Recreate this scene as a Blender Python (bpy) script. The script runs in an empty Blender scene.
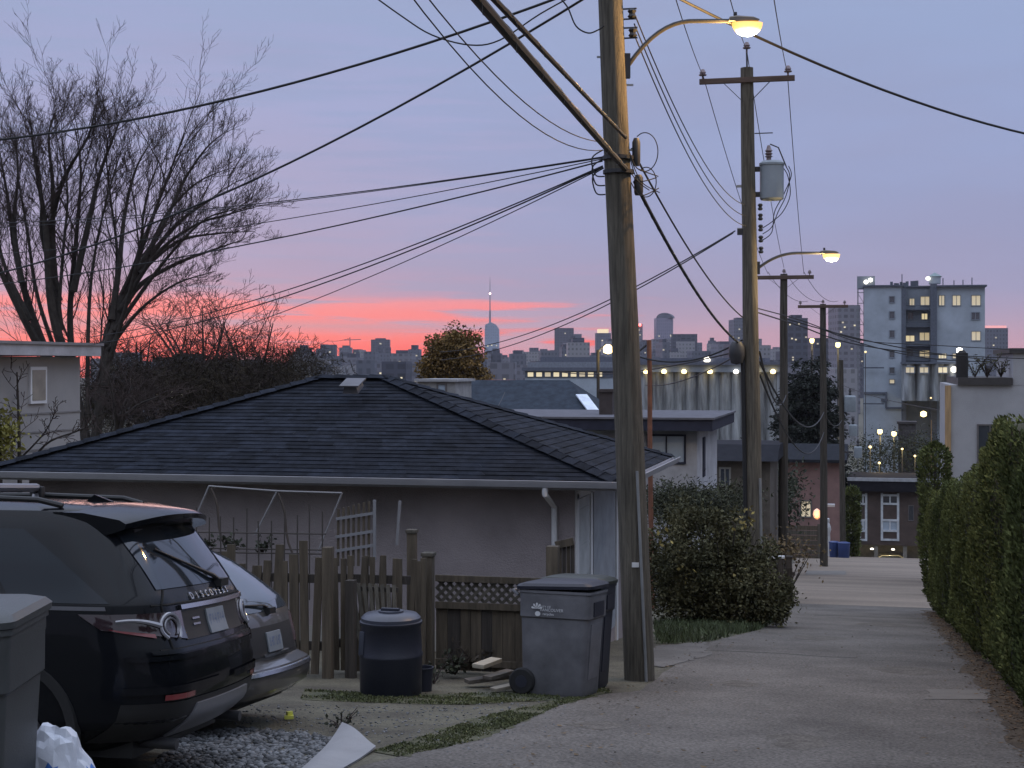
import bpy, bmesh, math, random
import numpy as np
from mathutils import Vector, Matrix, noise as mnoise

random.seed(7); RNG = np.random.default_rng(7)
SC = bpy.context.scene
COL = SC.collection
R = math.radians
# ------------------------------------------------------------------ camera
YAW = R(13.2); CS, SN = math.cos(YAW), math.sin(YAW)
F = 1540.0; HZ = 365.0; CZ = 1.5
cam = bpy.data.cameras.new('camera'); camo = bpy.data.objects.new('camera', cam); COL.objects.link(camo)
cam.sensor_width = 36; cam.lens = F/1024*36; cam.shift_y = -(384-HZ)/1024
cam.clip_start = 0.1; cam.clip_end = 30000
camo.location = (0, 0, CZ); camo.rotation_euler = (R(90), 0, YAW)
SC.camera = camo
SC.render.resolution_x, SC.render.resolution_y = 1024, 768
# ------------------------------------------------------------------ view and exposure
SC.render.engine = 'CYCLES'
SC.view_settings.view_transform = 'Standard'; SC.view_settings.look = 'None'
SC.view_settings.exposure = 0.0; SC.view_settings.gamma = 1.0
SC.view_settings.use_curve_mapping = False
SC.cycles.use_denoising = True
SC.cycles.max_bounces = 6; SC.cycles.diffuse_bounces = 3; SC.cycles.glossy_bounces = 3
SC.cycles.transparent_max_bounces = 6; SC.cycles.volume_bounces = 1
SC.cycles.caustics_reflective = False; SC.cycles.caustics_refractive = False
SC.cycles.sample_clamp_indirect = 4.0

def lin(c):
    return tuple((v/255/12.92 if v/255 <= .04045 else ((v/255+.055)/1.055)**2.4) for v in c)
# ------------------------------------------------------------------ world: dusk sky
W = bpy.data.worlds.new('World'); SC.world = W; W.use_nodes = True
nt = W.node_tree; N = nt.nodes; L = nt.links
N.clear()
def nd(t, **kw):
    n = N.new(t)
    for k, v in kw.items(): setattr(n, k, v)
    return n
def mth(op, a, b=None, c=None, clamp=False):
    n = N.new('ShaderNodeMath'); n.operation = op; n.use_clamp = clamp
    for i, v in enumerate((a, b, c)):
        if v is None: continue
        if isinstance(v, (int, float)): n.inputs[i].default_value = v
        else: L.new(v, n.inputs[i])
    return n.outputs[0]
def mixc(f, a, b, mode='MIX'):
    n = N.new('ShaderNodeMix'); n.data_type = 'RGBA'; n.blend_type = mode
    for s, v in ((n.inputs[0], f), (n.inputs[6], a), (n.inputs[7], b)):
        if isinstance(v, (int, float)): s.default_value = v
        elif isinstance(v, tuple): s.default_value = (*v, 1)
        else: L.new(v, s)
    return n.outputs[2]
tc = nd('ShaderNodeTexCoord'); sep = nd('ShaderNodeSeparateXYZ'); L.new(tc.outputs['Generated'], sep.inputs[0])
SUNSET = (-math.sin(R(27)), math.cos(R(27)), 0)
dotn = nd('ShaderNodeVectorMath', operation='DOT_PRODUCT'); L.new(tc.outputs['Generated'], dotn.inputs[0]); dotn.inputs[1].default_value = SUNSET
def streak(sx, sz, scale, detail=4):
    mp = nd('ShaderNodeMapping'); mp.inputs['Scale'].default_value = (sx, sx, sz); L.new(tc.outputs['Generated'], mp.inputs[0])
    n = nd('ShaderNodeTexNoise'); n.inputs['Scale'].default_value = scale; n.inputs['Detail'].default_value = detail
    L.new(mp.outputs[0], n.inputs['Vector']); return n.outputs['Fac']
st1 = streak(2.5, 26, 2.2, 5); st2 = streak(1.0, 4.0, 4.0, 5); st3 = streak(4.5, 70, 2.6, 4)
z = sep.outputs['Z']
zd = mth('ADD', z, mth('MULTIPLY', mth('SUBTRACT', st1, 0.5), 0.013))
pos = mth('DIVIDE', zd, 0.26, clamp=True)
def ramp(stops):
    r = nd('ShaderNodeValToRGB'); L.new(pos, r.inputs[0]); e = r.color_ramp.elements
    while len(e) > 1: e.remove(e[-1])
    for i, (y, c) in enumerate(stops):
        p = min(1, max(0, (HZ-y)/F/0.26))
        el = e[0] if i == 0 else e.new(p)
        el.position = p; el.color = (*lin(c), 1)
    return r.outputs[0]
warm = ramp([(365, (250, 100, 96)), (346, (255, 104, 98)), (335, (252, 122, 118)), (325, (206, 146, 160)), (315, (254, 130, 130)),
             (303, (242, 142, 150)), (293, (180, 152, 182)), (270, (160, 156, 192)), (215, (158, 163, 202)), (120, (157, 167, 208)), (-30, (152, 166, 205))])
cool = ramp([(365, (206, 152, 168)), (345, (196, 156, 174)), (322, (178, 158, 184)), (292, (157, 155, 189)), (230, (150, 160, 200)), (120, (150, 165, 206)), (-30, (152, 168, 205))])
mr = nd('ShaderNodeMapRange', interpolation_type='SMOOTHSTEP'); L.new(mth('ADD', dotn.outputs['Value'], mth('MULTIPLY', mth('SUBTRACT', st3, .5), .17)), mr.inputs[0])
mr.inputs[1].default_value = .958; mr.inputs[2].default_value = .994
low = mixc(mr.outputs[0], cool, warm)
cl = nd('ShaderNodeMapRange', interpolation_type='SMOOTHSTEP'); L.new(st2, cl.inputs[0]); cl.inputs[1].default_value = .36; cl.inputs[2].default_value = .66
low = mixc(mth('MULTIPLY', cl.outputs[0], .5), low, mixc(1.0, low, (1.05, .955, .93), 'MULTIPLY'))
st4 = streak(2.2, 13, 2.0, 6)
cl2 = nd('ShaderNodeMapRange', interpolation_type='SMOOTHSTEP'); L.new(st4, cl2.inputs[0]); cl2.inputs[1].default_value = .46; cl2.inputs[2].default_value = .70
low = mixc(mth('MULTIPLY', cl2.outputs[0], .34), low, mixc(1.0, low, (.93, .86, .84), 'MULTIPLY'))
SKY_ZENITH = 2.7; SKY_BACK = -0.30  # unseen upper sky brightened to light the ground, low back sky dimmed
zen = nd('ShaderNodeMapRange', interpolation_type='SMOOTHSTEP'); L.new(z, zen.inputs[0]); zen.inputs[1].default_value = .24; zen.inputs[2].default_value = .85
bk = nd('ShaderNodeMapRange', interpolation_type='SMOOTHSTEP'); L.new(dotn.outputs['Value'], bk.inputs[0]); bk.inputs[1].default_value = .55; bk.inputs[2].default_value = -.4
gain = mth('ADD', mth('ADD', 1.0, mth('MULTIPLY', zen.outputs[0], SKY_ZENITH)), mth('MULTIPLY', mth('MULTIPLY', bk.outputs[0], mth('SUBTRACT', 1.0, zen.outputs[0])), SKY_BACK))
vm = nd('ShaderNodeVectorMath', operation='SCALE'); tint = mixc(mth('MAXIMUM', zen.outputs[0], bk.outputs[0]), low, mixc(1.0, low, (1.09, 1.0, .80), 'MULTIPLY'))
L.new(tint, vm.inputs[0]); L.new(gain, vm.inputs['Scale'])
sky = nd('ShaderNodeTexSky', sky_type='NISHITA'); sky.sun_disc = False; sky.sun_elevation = R(1.0); sky.sun_rotation = R(-27); sky.altitude = 60
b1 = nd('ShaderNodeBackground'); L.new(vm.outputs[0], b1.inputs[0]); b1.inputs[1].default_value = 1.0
b2 = nd('ShaderNodeBackground'); L.new(sky.outputs[0], b2.inputs[0]); b2.inputs[1].default_value = 0.008
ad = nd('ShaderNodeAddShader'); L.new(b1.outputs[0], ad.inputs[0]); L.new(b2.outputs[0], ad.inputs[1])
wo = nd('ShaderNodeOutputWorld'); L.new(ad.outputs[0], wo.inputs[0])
# ------------------------------------------------------------------ sun (already at the horizon, behind the cloud bank)
sl = bpy.data.lights.new('sun', 'SUN'); sl.energy = 0.12; sl.angle = R(12); sl.color = (1.0, .55, .45)
so = bpy.data.objects.new('sun', sl); COL.objects.link(so)
so.rotation_euler = Vector((SUNSET[0], SUNSET[1], math.tan(R(2.0)))).to_track_quat('Z', 'Y').to_euler()

# ------------------------------------------------------------------ coordinates: world Y runs down the lane, X to the right
def P(px, py, d):
    cx = (px-512)/F*d; cz = (HZ-py)/F*d
    return Vector((cx*CS-d*SN, cx*SN+d*CS, CZ+cz))
def onY(px, py, Y):
    a = (px-512)/F; return P(px, py, Y/(a*SN+CS))
def onX(px, py, X):
    a = (px-512)/F; return P(px, py, X/(a*CS-SN))
GY = [-80, -10, 0, 9.2, 14.5, 21.9, 36.9, 55, 75, 97, 125, 200, 500, 2800]
GH = [8.0, 1.1, 0, -1.13, -1.69, -2.46, -4.23, -6.05, -8.1, -10.3, -14.9, -22, -24, -24]
def gh(Y): return float(np.interp(Y, GY, GH))
def G(px, py):
    lo, hi = 2.0, 140.0
    for _ in range(60):
        m = (lo+hi)/2; p = P(px, py, m)
        if p.z > gh(p.y): lo = m
        else: hi = m
    p = P(px, py, lo); return Vector((p.x, p.y, gh(p.y)))

# ------------------------------------------------------------------ mesh builder
LOC = {}
class MB:
    def __init__(s): s.v = []; s.f = []
    def add(s, vs, fs):
        o = len(s.v); s.v.extend([tuple(q) for q in vs]); s.f.extend([tuple(i+o for i in f) for f in fs]); return s
    def box(s, c, d, rot=None, taper=1.0):
        vs = []
        for zz in (-.5, .5):
            t = taper if zz > 0 else 1
            for xx, yy in ((-.5, -.5), (.5, -.5), (.5, .5), (-.5, .5)): vs.append(Vector((xx*d[0]*t, yy*d[1]*t, zz*d[2])))
        if rot is not None:
            m = rot if isinstance(rot, Matrix) else Matrix.Rotation(rot, 3, 'Z'); vs = [m @ q for q in vs]
        c = Vector(c)
        return s.add([q+c for q in vs], [(3, 2, 1, 0), (4, 5, 6, 7), (0, 1, 5, 4), (1, 2, 6, 5), (2, 3, 7, 6), (3, 0, 4, 7)])
    def bb(s, x0, x1, y0, y1, z0, z1): return s.box(((x0+x1)/2, (y0+y1)/2, (z0+z1)/2), (abs(x1-x0), abs(y1-y0), abs(z1-z0)))
    def bar(s, a, b, w, h, up=(0, 0, 1)):
        a, b = Vector(a), Vector(b); t = (b-a); l = t.length
        if l < 1e-6: return s
        t.normalize(); u = Vector(up)
        if abs(t.dot(u)) > .95: u = Vector((1, 0, 0))
        x = t.cross(u).normalized(); y = x.cross(t).normalized()
        m = Matrix((x, t, y)).transposed(); return s.box((a+b)/2, (w, l, h), m)
    def tube(s, pts, r, n=6, cap=True):
        pts = [Vector(p) for p in pts]; k = len(pts); rr = r if hasattr(r, '__len__') else [r]*k
        t0 = (pts[1]-pts[0]).normalized(); ref = Vector((0, 0, 1)) if abs(t0.z) < .9 else Vector((1, 0, 0))
        x = t0.cross(ref).normalized(); vs = []
        for i in range(k):
            t = (pts[min(i+1, k-1)]-pts[max(i-1, 0)])
            if t.length < 1e-9: t = t0
            t = t.normalized(); x = (x-t*x.dot(t))
            x = x.normalized() if x.length > 1e-6 else t.orthogonal().normalized()
            y = t.cross(x)
            for j in range(n):
                a = 2*math.pi*j/n; vs.append(pts[i]+(x*math.cos(a)+y*math.sin(a))*rr[i])
        fs = []
        for i in range(k-1):
            for j in range(n): fs.append((i*n+j, i*n+(j+1) % n, (i+1)*n+(j+1) % n, (i+1)*n+j))
        if cap and n > 2: fs.append(tuple(range(n-1, -1, -1))); fs.append(tuple((k-1)*n+j for j in range(n)))
        return s.add(vs, fs)
    def cyl(s, c, r, h, n=20, r2=None):
        c = Vector(c); return s.tube([c, c+Vector((0, 0, h))], [r, r if r2 is None else r2], n)
    def lathe(s, prof, c=(0, 0, 0), n=28, axis='Z', a0=0):
        c = Vector(c); vs = []; k = len(prof)
        for r, zz in prof:
            for j in range(n):
                a = a0+2*math.pi*j/n; q = (r*math.cos(a), r*math.sin(a), zz)
                if axis == 'Y': q = (q[0], q[2], q[1])
                if axis == 'X': q = (q[2], q[0], q[1])
                vs.append(c+Vector(q))
        fs = [(i*n+j, i*n+(j+1) % n, (i+1)*n+(j+1) % n, (i+1)*n+j) for i in range(k-1) for j in range(n)]
        fs.append(tuple(range(n-1, -1, -1))); fs.append(tuple((k-1)*n+j for j in range(n)))
        return s.add(vs, fs)
    def prism(s, poly, lo, hi, axis='Y'):
        n = len(poly); mk = {'Y': lambda a, b, t: (a, t, b), 'X': lambda a, b, t: (t, a, b), 'Z': lambda a, b, t: (a, b, t)}[axis]
        vs = [mk(a, b, lo) for a, b in poly]+[mk(a, b, hi) for a, b in poly]
        fs = [tuple(range(n)), tuple(range(2*n-1, n-1, -1))]+[(i, i+n, (i+1) % n+n, (i+1) % n) for i in range(n)]
        return s.add(vs, fs)
    def grid(s, rows):
        n = len(rows[0]); vs = [q for r in rows for q in r]
        return s.add(vs, [(i*n+j, i*n+j+1, (i+1)*n+j+1, (i+1)*n+j) for i in range(len(rows)-1) for j in range(n-1)])
    def build(s, name, m, parent=None, smooth=False, sharp=35, bevel=0, local=False, recalc=True):
        me = bpy.data.meshes.new(name)
        v = np.array(s.v, dtype=float)
        if parent is None:
            loc = np.array([(v[:, 0].min()+v[:, 0].max())/2, (v[:, 1].min()+v[:, 1].max())/2, v[:, 2].min()])
        else: loc = np.array(LOC[parent.name])
        if local: loc = np.zeros(3)
        me.from_pydata([tuple(q) for q in (v-loc)], [], s.f)
        bm = bmesh.new(); bm.from_mesh(me)
        if recalc: bmesh.ops.recalc_face_normals(bm, faces=bm.faces)
        if bevel:
            es = [e for e in bm.edges if len(e.link_faces) == 2 and e.calc_face_angle(0) > R(40)]
            bmesh.ops.bevel(bm, geom=es, offset=bevel, segments=2, profile=.7, affect='EDGES', clamp_overlap=True)
            smooth = True
        bm.to_mesh(me); bm.free()
        if smooth:
            me.polygons.foreach_set('use_smooth', [True]*len(me.polygons)); me.set_sharp_from_angle(angle=R(sharp))
        if m is not None: me.materials.append(m)
        o = bpy.data.objects.new(name, me); COL.objects.link(o); LOC[o.name] = tuple(loc)
        if parent is None: o.location = loc
        else: o.parent = parent; LOC[o.name] = LOC[parent.name]
        return o
def raw(name, v, faces4, m, parent=None, smooth=False):
    """numpy vertices and quads straight into one mesh"""
    v = np.asarray(v, float); me = bpy.data.meshes.new(name)
    loc = np.array(LOC[parent.name]) if parent is not None else np.array([v[:, 0].mean(), v[:, 1].mean(), v[:, 2].min()])
    me.vertices.add(len(v)); me.vertices.foreach_set('co', (v-loc).ravel())
    f = np.asarray(faces4, np.int32); k = f.shape[1]
    me.loops.add(f.size); me.loops.foreach_set('vertex_index', f.ravel())
    me.polygons.add(len(f)); me.polygons.foreach_set('loop_start', np.arange(0, f.size, k, dtype=np.int32))
    me.update(calc_edges=True); me.validate()
    if smooth: me.polygons.foreach_set('use_smooth', [True]*len(me.polygons))
    me.materials.append(m)
    o = bpy.data.objects.new(name, me); COL.objects.link(o); LOC[o.name] = tuple(loc)
    if parent is None: o.location = loc
    else: o.parent = parent
    return o
def tag(o, label, cat, group=None, kind=None):
    o['label'] = label; o['category'] = cat
    if group: o['group'] = group
    if kind: o['kind'] = kind
    return o
def thing(name, label, cat, loc, group=None, rot=None):
    o = bpy.data.objects.new(name, None); COL.objects.link(o); o.location = loc; LOC[o.name] = tuple(loc)
    o.empty_display_size = .1
    if rot: o.rotation_euler = rot
    return tag(o, label, cat, group)
def setting(name, mb, m, kind='structure', **k):
    o = mb.build(name, m, **k); o['kind'] = kind; return o
def dup(root, loc, label, rot=None, scale=None, group=None):
    r = root.copy(); COL.objects.link(r); r.location = loc; r['label'] = label
    if group: r['group'] = group
    if rot is not None: r.rotation_euler = rot
    if scale is not None: r.scale = scale
    for ch in list(root.children):
        c = ch.copy(); COL.objects.link(c); c.parent = r
        for g in list(ch.children):
            q = g.copy(); COL.objects.link(q); q.parent = c
    return r
def leaf_cards(pts, size, nrm=None, spread=1.0, aspect=.55, droop=0.0):
    """leaf-sized folded quads at pts; returns verts, faces"""
    n = len(pts); pts = np.asarray(pts, float)
    u = RNG.normal(size=(n, 3))
    if nrm is not None: u = u*spread+np.asarray(nrm)
    u[:, 2] -= droop; u /= np.linalg.norm(u, axis=1)[:, None]+1e-9
    w = np.cross(u, RNG.normal(size=(n, 3))); w /= np.linalg.norm(w, axis=1)[:, None]+1e-9
    sz = (size*(.6+.8*RNG.random(n)))[:, None] if not hasattr(size, '__len__') else np.asarray(size)[:, None]
    a = pts; b = pts+u*sz*.5+w*sz*aspect*.5; c = pts+u*sz; d = pts+u*sz*.5-w*sz*aspect*.5
    v = np.stack([a, b, c, d], 1).reshape(-1, 3)
    return v, np.arange(n*4).reshape(-1, 4)

# ------------------------------------------------------------------ materials
MATS = {}
def M(name, col, rough=.8, metal=0, var=.18, scale=3.0, bump=0.0, bscale=60, coat=0, col2=None, stretch=(1, 1, 1), spec=.5, island=0, detail=5, emit=None, trans=0, speck=None):
    if name in MATS: return MATS[name]
    m = bpy.data.materials.new(name); MATS[name] = m; m.use_nodes = True; t = m.node_tree; n = t.nodes; l = t.links
    b = n['Principled BSDF']; b.inputs['Roughness'].default_value = rough; b.inputs['Metallic'].default_value = metal
    b.inputs['Specular IOR Level'].default_value = spec; b.inputs['Coat Weight'].default_value = coat; b.inputs['Coat Roughness'].default_value = .04
    tc = n.new('ShaderNodeTexCoord'); mp = n.new('ShaderNodeMapping'); mp.inputs['Scale'].default_value = stretch; l.new(tc.outputs['Object'], mp.inputs[0])
    ns = n.new('ShaderNodeTexNoise'); ns.inputs['Scale'].default_value = scale; ns.inputs['Detail'].default_value = detail; ns.inputs['Roughness'].default_value = .62
    l.new(mp.outputs[0], ns.inputs['Vector'])
    cr = n.new('ShaderNodeValToRGB'); e = cr.color_ramp.elements; e[0].position = .32; e[1].position = .68
    c1 = tuple(max(0, c*(1-var)) for c in col); c2 = col2 if col2 else tuple(c*(1+var) for c in col)
    e[0].color = (*c1, 1); e[1].color = (*c2, 1); l.new(ns.outputs['Fac'], cr.inputs[0]); out = cr.outputs[0]
    if speck:
        n3 = n.new('ShaderNodeTexNoise'); n3.inputs['Scale'].default_value = speck[0]; n3.inputs['Detail'].default_value = 3; l.new(tc.outputs['Object'], n3.inputs['Vector'])
        m3 = n.new('ShaderNodeMapRange'); l.new(n3.outputs['Fac'], m3.inputs[0]); m3.inputs[1].default_value = .3; m3.inputs[2].default_value = .7; m3.inputs[3].default_value = 1-speck[1]; m3.inputs[4].default_value = 1+speck[1]
        v3 = n.new('ShaderNodeVectorMath'); v3.operation = 'SCALE'; l.new(out, v3.inputs[0]); l.new(m3.outputs[0], v3.inputs['Scale']); out = v3.outputs[0]
    if island:
        ge = n.new('ShaderNodeNewGeometry'); mm = n.new('ShaderNodeMapRange'); l.new(ge.outputs['Random Per Island'], mm.inputs[0]); mm.inputs[3].default_value = 1-island; mm.inputs[4].default_value = 1+island
        vs = n.new('ShaderNodeVectorMath'); vs.operation = 'SCALE'; l.new(out, vs.inputs[0]); l.new(mm.outputs[0], vs.inputs['Scale']); out = vs.outputs[0]
    l.new(out, b.inputs['Base Color'])
    if bump:
        n2 = n.new('ShaderNodeTexNoise'); n2.inputs['Scale'].default_value = bscale; n2.inputs['Detail'].default_value = 4; l.new(mp.outputs[0], n2.inputs['Vector'])
        bp = n.new('ShaderNodeBump'); bp.inputs['Strength'].default_value = min(1, bump); bp.inputs['Distance'].default_value = .02*max(1, bump); l.new(n2.outputs['Fac'], bp.inputs['Height']); l.new(bp.outputs[0], b.inputs['Normal'])
    if emit:
        b.inputs['Emission Color'].default_value = (*emit[0], 1); b.inputs['Emission Strength'].default_value = emit[1]
    if trans: b.inputs['Transmission Weight'].default_value = trans
    return m
def GLOW(name, col, st):
    if name in MATS: return MATS[name]
    m = bpy.data.materials.new(name); MATS[name] = m; m.use_nodes = True; b = m.node_tree.nodes['Principled BSDF']
    b.inputs['Base Color'].default_value = (.6, .6, .55, 1); b.inputs['Emission Color'].default_value = (*col, 1); b.inputs['Emission Strength'].default_value = st
    return m
def lamp(loc, col, watts, rad=.08, name='lamp_light'):
    d = bpy.data.lights.new(name, 'POINT'); d.energy = watts; d.color = col; d.shadow_soft_size = rad
    o = bpy.data.objects.new(name, d); COL.objects.link(o); o.location = loc; return o
# ================================================================== ground, lane, verges
def wavy(m):  # mixes two earth tones by a coarse noise
    return m
DIRT = M('dirt', (.085, .075, .058), .95, var=.35, scale=1.6, bump=1, bscale=45, col2=(.125, .118, .085), speck=(35, .3), detail=9)
ASPH = M('asphalt', (.134, .124, .114), .9, var=.28, scale=.7, bump=.8, bscale=110, spec=.25, detail=10, speck=(38, .45))
OLDC = M('worn_concrete', (.185, .150, .118), .9, var=.25, scale=.35, bump=.5, bscale=50, detail=10, stretch=(.35, 1.6, 1), speck=(18, .2))
PATCH = M('asphalt_patch', (.145, .135, .122), .9, var=.15, scale=3, bump=.4, bscale=120)
CONC = M('concrete', (.27, .265, .25), .9, var=.2, scale=2.2, bump=.3, bscale=50, detail=8)
TURF = M('moss', (.062, .066, .03), .95, var=.35, scale=4, bump=1, bscale=60, col2=(.10, .098, .058))

g = MB(); xs = [-2800, -400, -60, -20, -6, 0, 6, 20, 60, 400, 2800]
g.grid([[(x, y, gh(y)) for x in xs] for y in GY]); setting('ground', g, DIRT, recalc=False)
LY = [-60, -10, 0, 9.0, 11.2, 14.3, 15.4, 22, 30, 37, 42, 60, 97, 112]
LL = [-3.4, -3.4, -3.6, -3.55, -3.05, -2.9, -2.3, -2.32, -1.75, -1.85, -2.1, -3.2, -4.6, -5.0]
LRY = [-60, 37, 42, 55, 97, 112]; LRX = [1.5, 1.5, 1.55, 2.0, 3.3, 3.6]
def laneL(y): return float(np.interp(y, LY, LL))
def laneR(y): return float(np.interp(y, LRY, LRX))
def strip(y0, y1, dz, off=0.0):
    ys = sorted(set([y for y in LY+LRY+GY if y0 < y < y1]+[y0, y1]+list(np.arange(math.ceil(y0), y1, .35 if y1 < 40 else 2.0))))
    rows = []
    for y in ys:
        wob = .09*mnoise.noise(Vector((y*.9, 3.1, 0)))+.05*mnoise.noise(Vector((y*3.1, 9.1, 0)))
        a, b = laneL(y)+wob, laneR(y)+wob*.6
        rows.append([(a+(b-a)*t, y, gh(y)+dz) for t in (0, .25, .5, .75, 1)])
    m = MB(); m.grid(rows); return m
setting('lane', strip(-60, 39, .004), ASPH, recalc=False)
setting('lane_surface', strip(38.8, 112, .008), OLDC, recalc=False)
def sheet(name, poly, dz, m, kind='structure', sub=1):
    """flat patch on the sloping ground, poly in world x, y"""
    pl = np.array(poly); ys = np.linspace(pl[:, 1].min()+.004, pl[:, 1].max()-.004, max(6, min(60, int((pl[:, 1].max()-pl[:, 1].min())/.12)))); rows = []
    for y in ys:
        xs_ = []
        for i in range(len(pl)):
            (xa, ya), (xb, yb_) = pl[i], pl[(i+1) % len(pl)]
            if (ya > y) != (yb_ > y): xs_.append(xa+(xb-xa)*(y-ya)/(yb_-ya))
        if len(xs_) < 2: continue
        a, b = min(xs_)+.16*mnoise.noise(Vector((y*3, 1, 3)))+.07*mnoise.noise(Vector((y*11, 1, 3))), max(xs_)+.10*mnoise.noise(Vector((y*4, 8, 3)))+.05*mnoise.noise(Vector((y*13, 8, 3))); rows.append([(a+(b-a)*t, y, gh(y)+dz) for t in (0, .5, 1)])
    mb = MB(); mb.grid(rows)
    o = mb.build(name, m, recalc=False); o['kind'] = kind; return o
def gp(*pix): return [tuple(G(*p))[:2] for p in pix]
sheet('road_patch', gp((926, 690), (985, 690), (988, 700), (928, 700)), .008, PATCH)
sheet('road_patch', gp((806, 571), (846, 571), (846, 575), (806, 575)), .012, PATCH)
sheet('driveway_apron', gp((655, 647), (705, 642), (712, 655), (664, 668), (640, 664)), .010, M('apron_grey', (.125, .118, .110), .9, var=.25, bump=.5, scale=2, speck=(40, .25)))
for (x, y, r_) in ((-.6, 12.3, .32), (-1.4, 16.5, .25), (.4, 19.0, .4), (-.9, 24.5, .5), (.2, 30, .6), (-2.2, 12.6, .22)):
    sheet('oil_stain', [(x+r_*math.cos(a)*random.uniform(.6, 1.1), y+1.6*r_*math.sin(a)*random.uniform(.7, 1.1)) for a in np.linspace(0, 6.28, 11)[:-1]], .0055, M('oil_stain', (.112, .103, .093), .95, spec=.1, var=.25, scale=6, speck=(38, .4)))
# transverse cracks in the asphalt
cr = MB()
for (x0, y0, x1) in ((-2.2, 20.6, -.2), (-1.2, 33, 1.2)):
    pts = []
    for t in np.linspace(0, 1, 14):
        x = x0+(x1-x0)*t; y = y0+.25*mnoise.noise(Vector((x*1.4, y0, 0))); pts.append((x, y))
    for a, b in zip(pts, pts[1:]):
        w = .007; cr.add([(a[0], a[1]-w, gh(a[1]-w)+.008), (b[0], b[1]-w, gh(b[1]-w)+.008), (b[0], b[1]+w, gh(b[1]+w)+.015), (a[0], a[1]+w, gh(a[1]+w)+.015)], [(0, 1, 2, 3)])
setting('road_crack', cr, M('crack', (.07, .067, .063), .9), recalc=False)
# moss strips between the lane and the dirt pad
def blades(name, poly, n, h, m, seed=0):
    rg = np.random.default_rng(seed); P_ = np.array(poly); lo, hi = P_.min(0), P_.max(0); out = []
    while len(out) < n:
        q = lo+(hi-lo)*rg.random(2); ins = False; j = len(P_)-1
        for i in range(len(P_)):
            if (P_[i][1] > q[1]) != (P_[j][1] > q[1]) and q[0] < (P_[j][0]-P_[i][0])*(q[1]-P_[i][1])/(P_[j][1]-P_[i][1])+P_[i][0]: ins = not ins
            j = i
        if ins and mnoise.noise(Vector((q[0]*3, q[1]*3, 2.2)))+.35 > rg.random()*.7: out.append(q)
    v = []; 
    for q in out:
        z0 = gh(q[1])+.004; a = rg.random()*6.28; hh = h*(.4+rg.random()); w = .006+.006*rg.random()
        dx, dy = math.cos(a)*w, math.sin(a)*w; lx, ly = rg.normal(0, hh*.45, 2)
        v += [(q[0]-dx, q[1]-dy, z0), (q[0]+dx, q[1]+dy, z0), (q[0]+dx*.2+lx, q[1]+dy*.2+ly, z0+hh), (q[0]-dx*.2+lx, q[1]-dy*.2+ly, z0+hh)]
    o = raw(name, v, np.arange(len(v)).reshape(-1, 4), m); o['kind'] = 'stuff'; return o
GRASS = M('grass_blade', (.062, .078, .024), .8, var=.3, scale=4, island=.4, col2=(.10, .105, .04))
GRN = M('grass_green', (.052, .072, .03), .8, var=.3, scale=4, island=.35)
v1 = gp((372, 752), (420, 738), (480, 718), (560, 700), (604, 688), (612, 692), (560, 706), (480, 741), (400, 757))
v2 = gp((305, 690), (380, 694), (470, 694), (560, 690), (560, 700), (470, 705), (380, 704), (300, 700))
v3 = gp((655, 622), (780, 620), (760, 630), (700, 644), (656, 644))
sheet('verge', v1, .006, TURF); sheet('verge', v2, .004, TURF); sheet('verge', v3, .005, TURF)
blades('grass', v1, 6000, .013, GRASS, 1); blades('grass', v2, 4500, .015, GRASS, 2); blades('grass', v3, 5000, .10, GRN, 3)
# loose gravel
def stones(name, poly, n, s0, s1, m, seed):
    rg = np.random.default_rng(seed); P_ = np.array(poly); lo, hi = P_.min(0), P_.max(0); bm = bmesh.new(); bmesh.ops.create_icosphere(bm, subdivisions=1, radius=1)
    bv = np.array([v.co[:] for v in bm.verts]); bf = np.array([[v.index for v in f.verts] for f in bm.faces]); bm.free(); V = []; Fc = []; k = 0
    while k < n:
        q = lo+(hi-lo)*rg.random(2); ins = False; j = len(P_)-1
        for i in range(len(P_)):
            if (P_[i][1] > q[1]) != (P_[j][1] > q[1]) and q[0] < (P_[j][0]-P_[i][0])*(q[1]-P_[i][1])/(P_[j][1]-P_[i][1])+P_[i][0]: ins = not ins
            j = i
        if not ins: continue
        s = s0+(s1-s0)*rg.random()**2; a = rg.random()*6.28; ca, sa = math.cos(a), math.sin(a)
        w = bv*(1+.25*rg.normal(size=bv.shape))*np.array([s*(.7+.6*rg.random()), s, s*.6])
        w = np.stack([w[:, 0]*ca-w[:, 1]*sa+q[0], w[:, 0]*sa+w[:, 1]*ca+q[1], w[:, 2]+gh(q[1])+s*.35], 1)
        V.append(w); Fc.append(bf+k*len(bv)); k += 1
    o = raw(name, np.concatenate(V), np.concatenate(Fc), m); o['kind'] = 'stuff'; return o
GRAV = M('gravel_stone', (.125, .13, .138), .9, var=.3, island=.6, spec=.3)
gpoly = gp((150, 768), (185, 735), (240, 728), (300, 733), (345, 742), (330, 768), (280, 790), (150, 800))
stones('gravel', gpoly, 3800, .011, .03, GRAV, 4)
stones('gravel', gp((250, 705), (420, 706), (540, 702), (440, 742), (300, 745), (230, 725)), 700, .005, .014, GRAV, 5)
stones('gravel', [(-3.0, 9), (-2.6, 9), (-2.5, 13), (-2.7, 14.2), (-3.0, 13.8)], 260, .004, .012, GRAV, 6)
stones('gravel', [(-2.6, 10), (1.3, 10), (1.3, 22), (-2.0, 22), (-2.4, 15)], 420, .003, .009, GRAV, 8)
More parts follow.
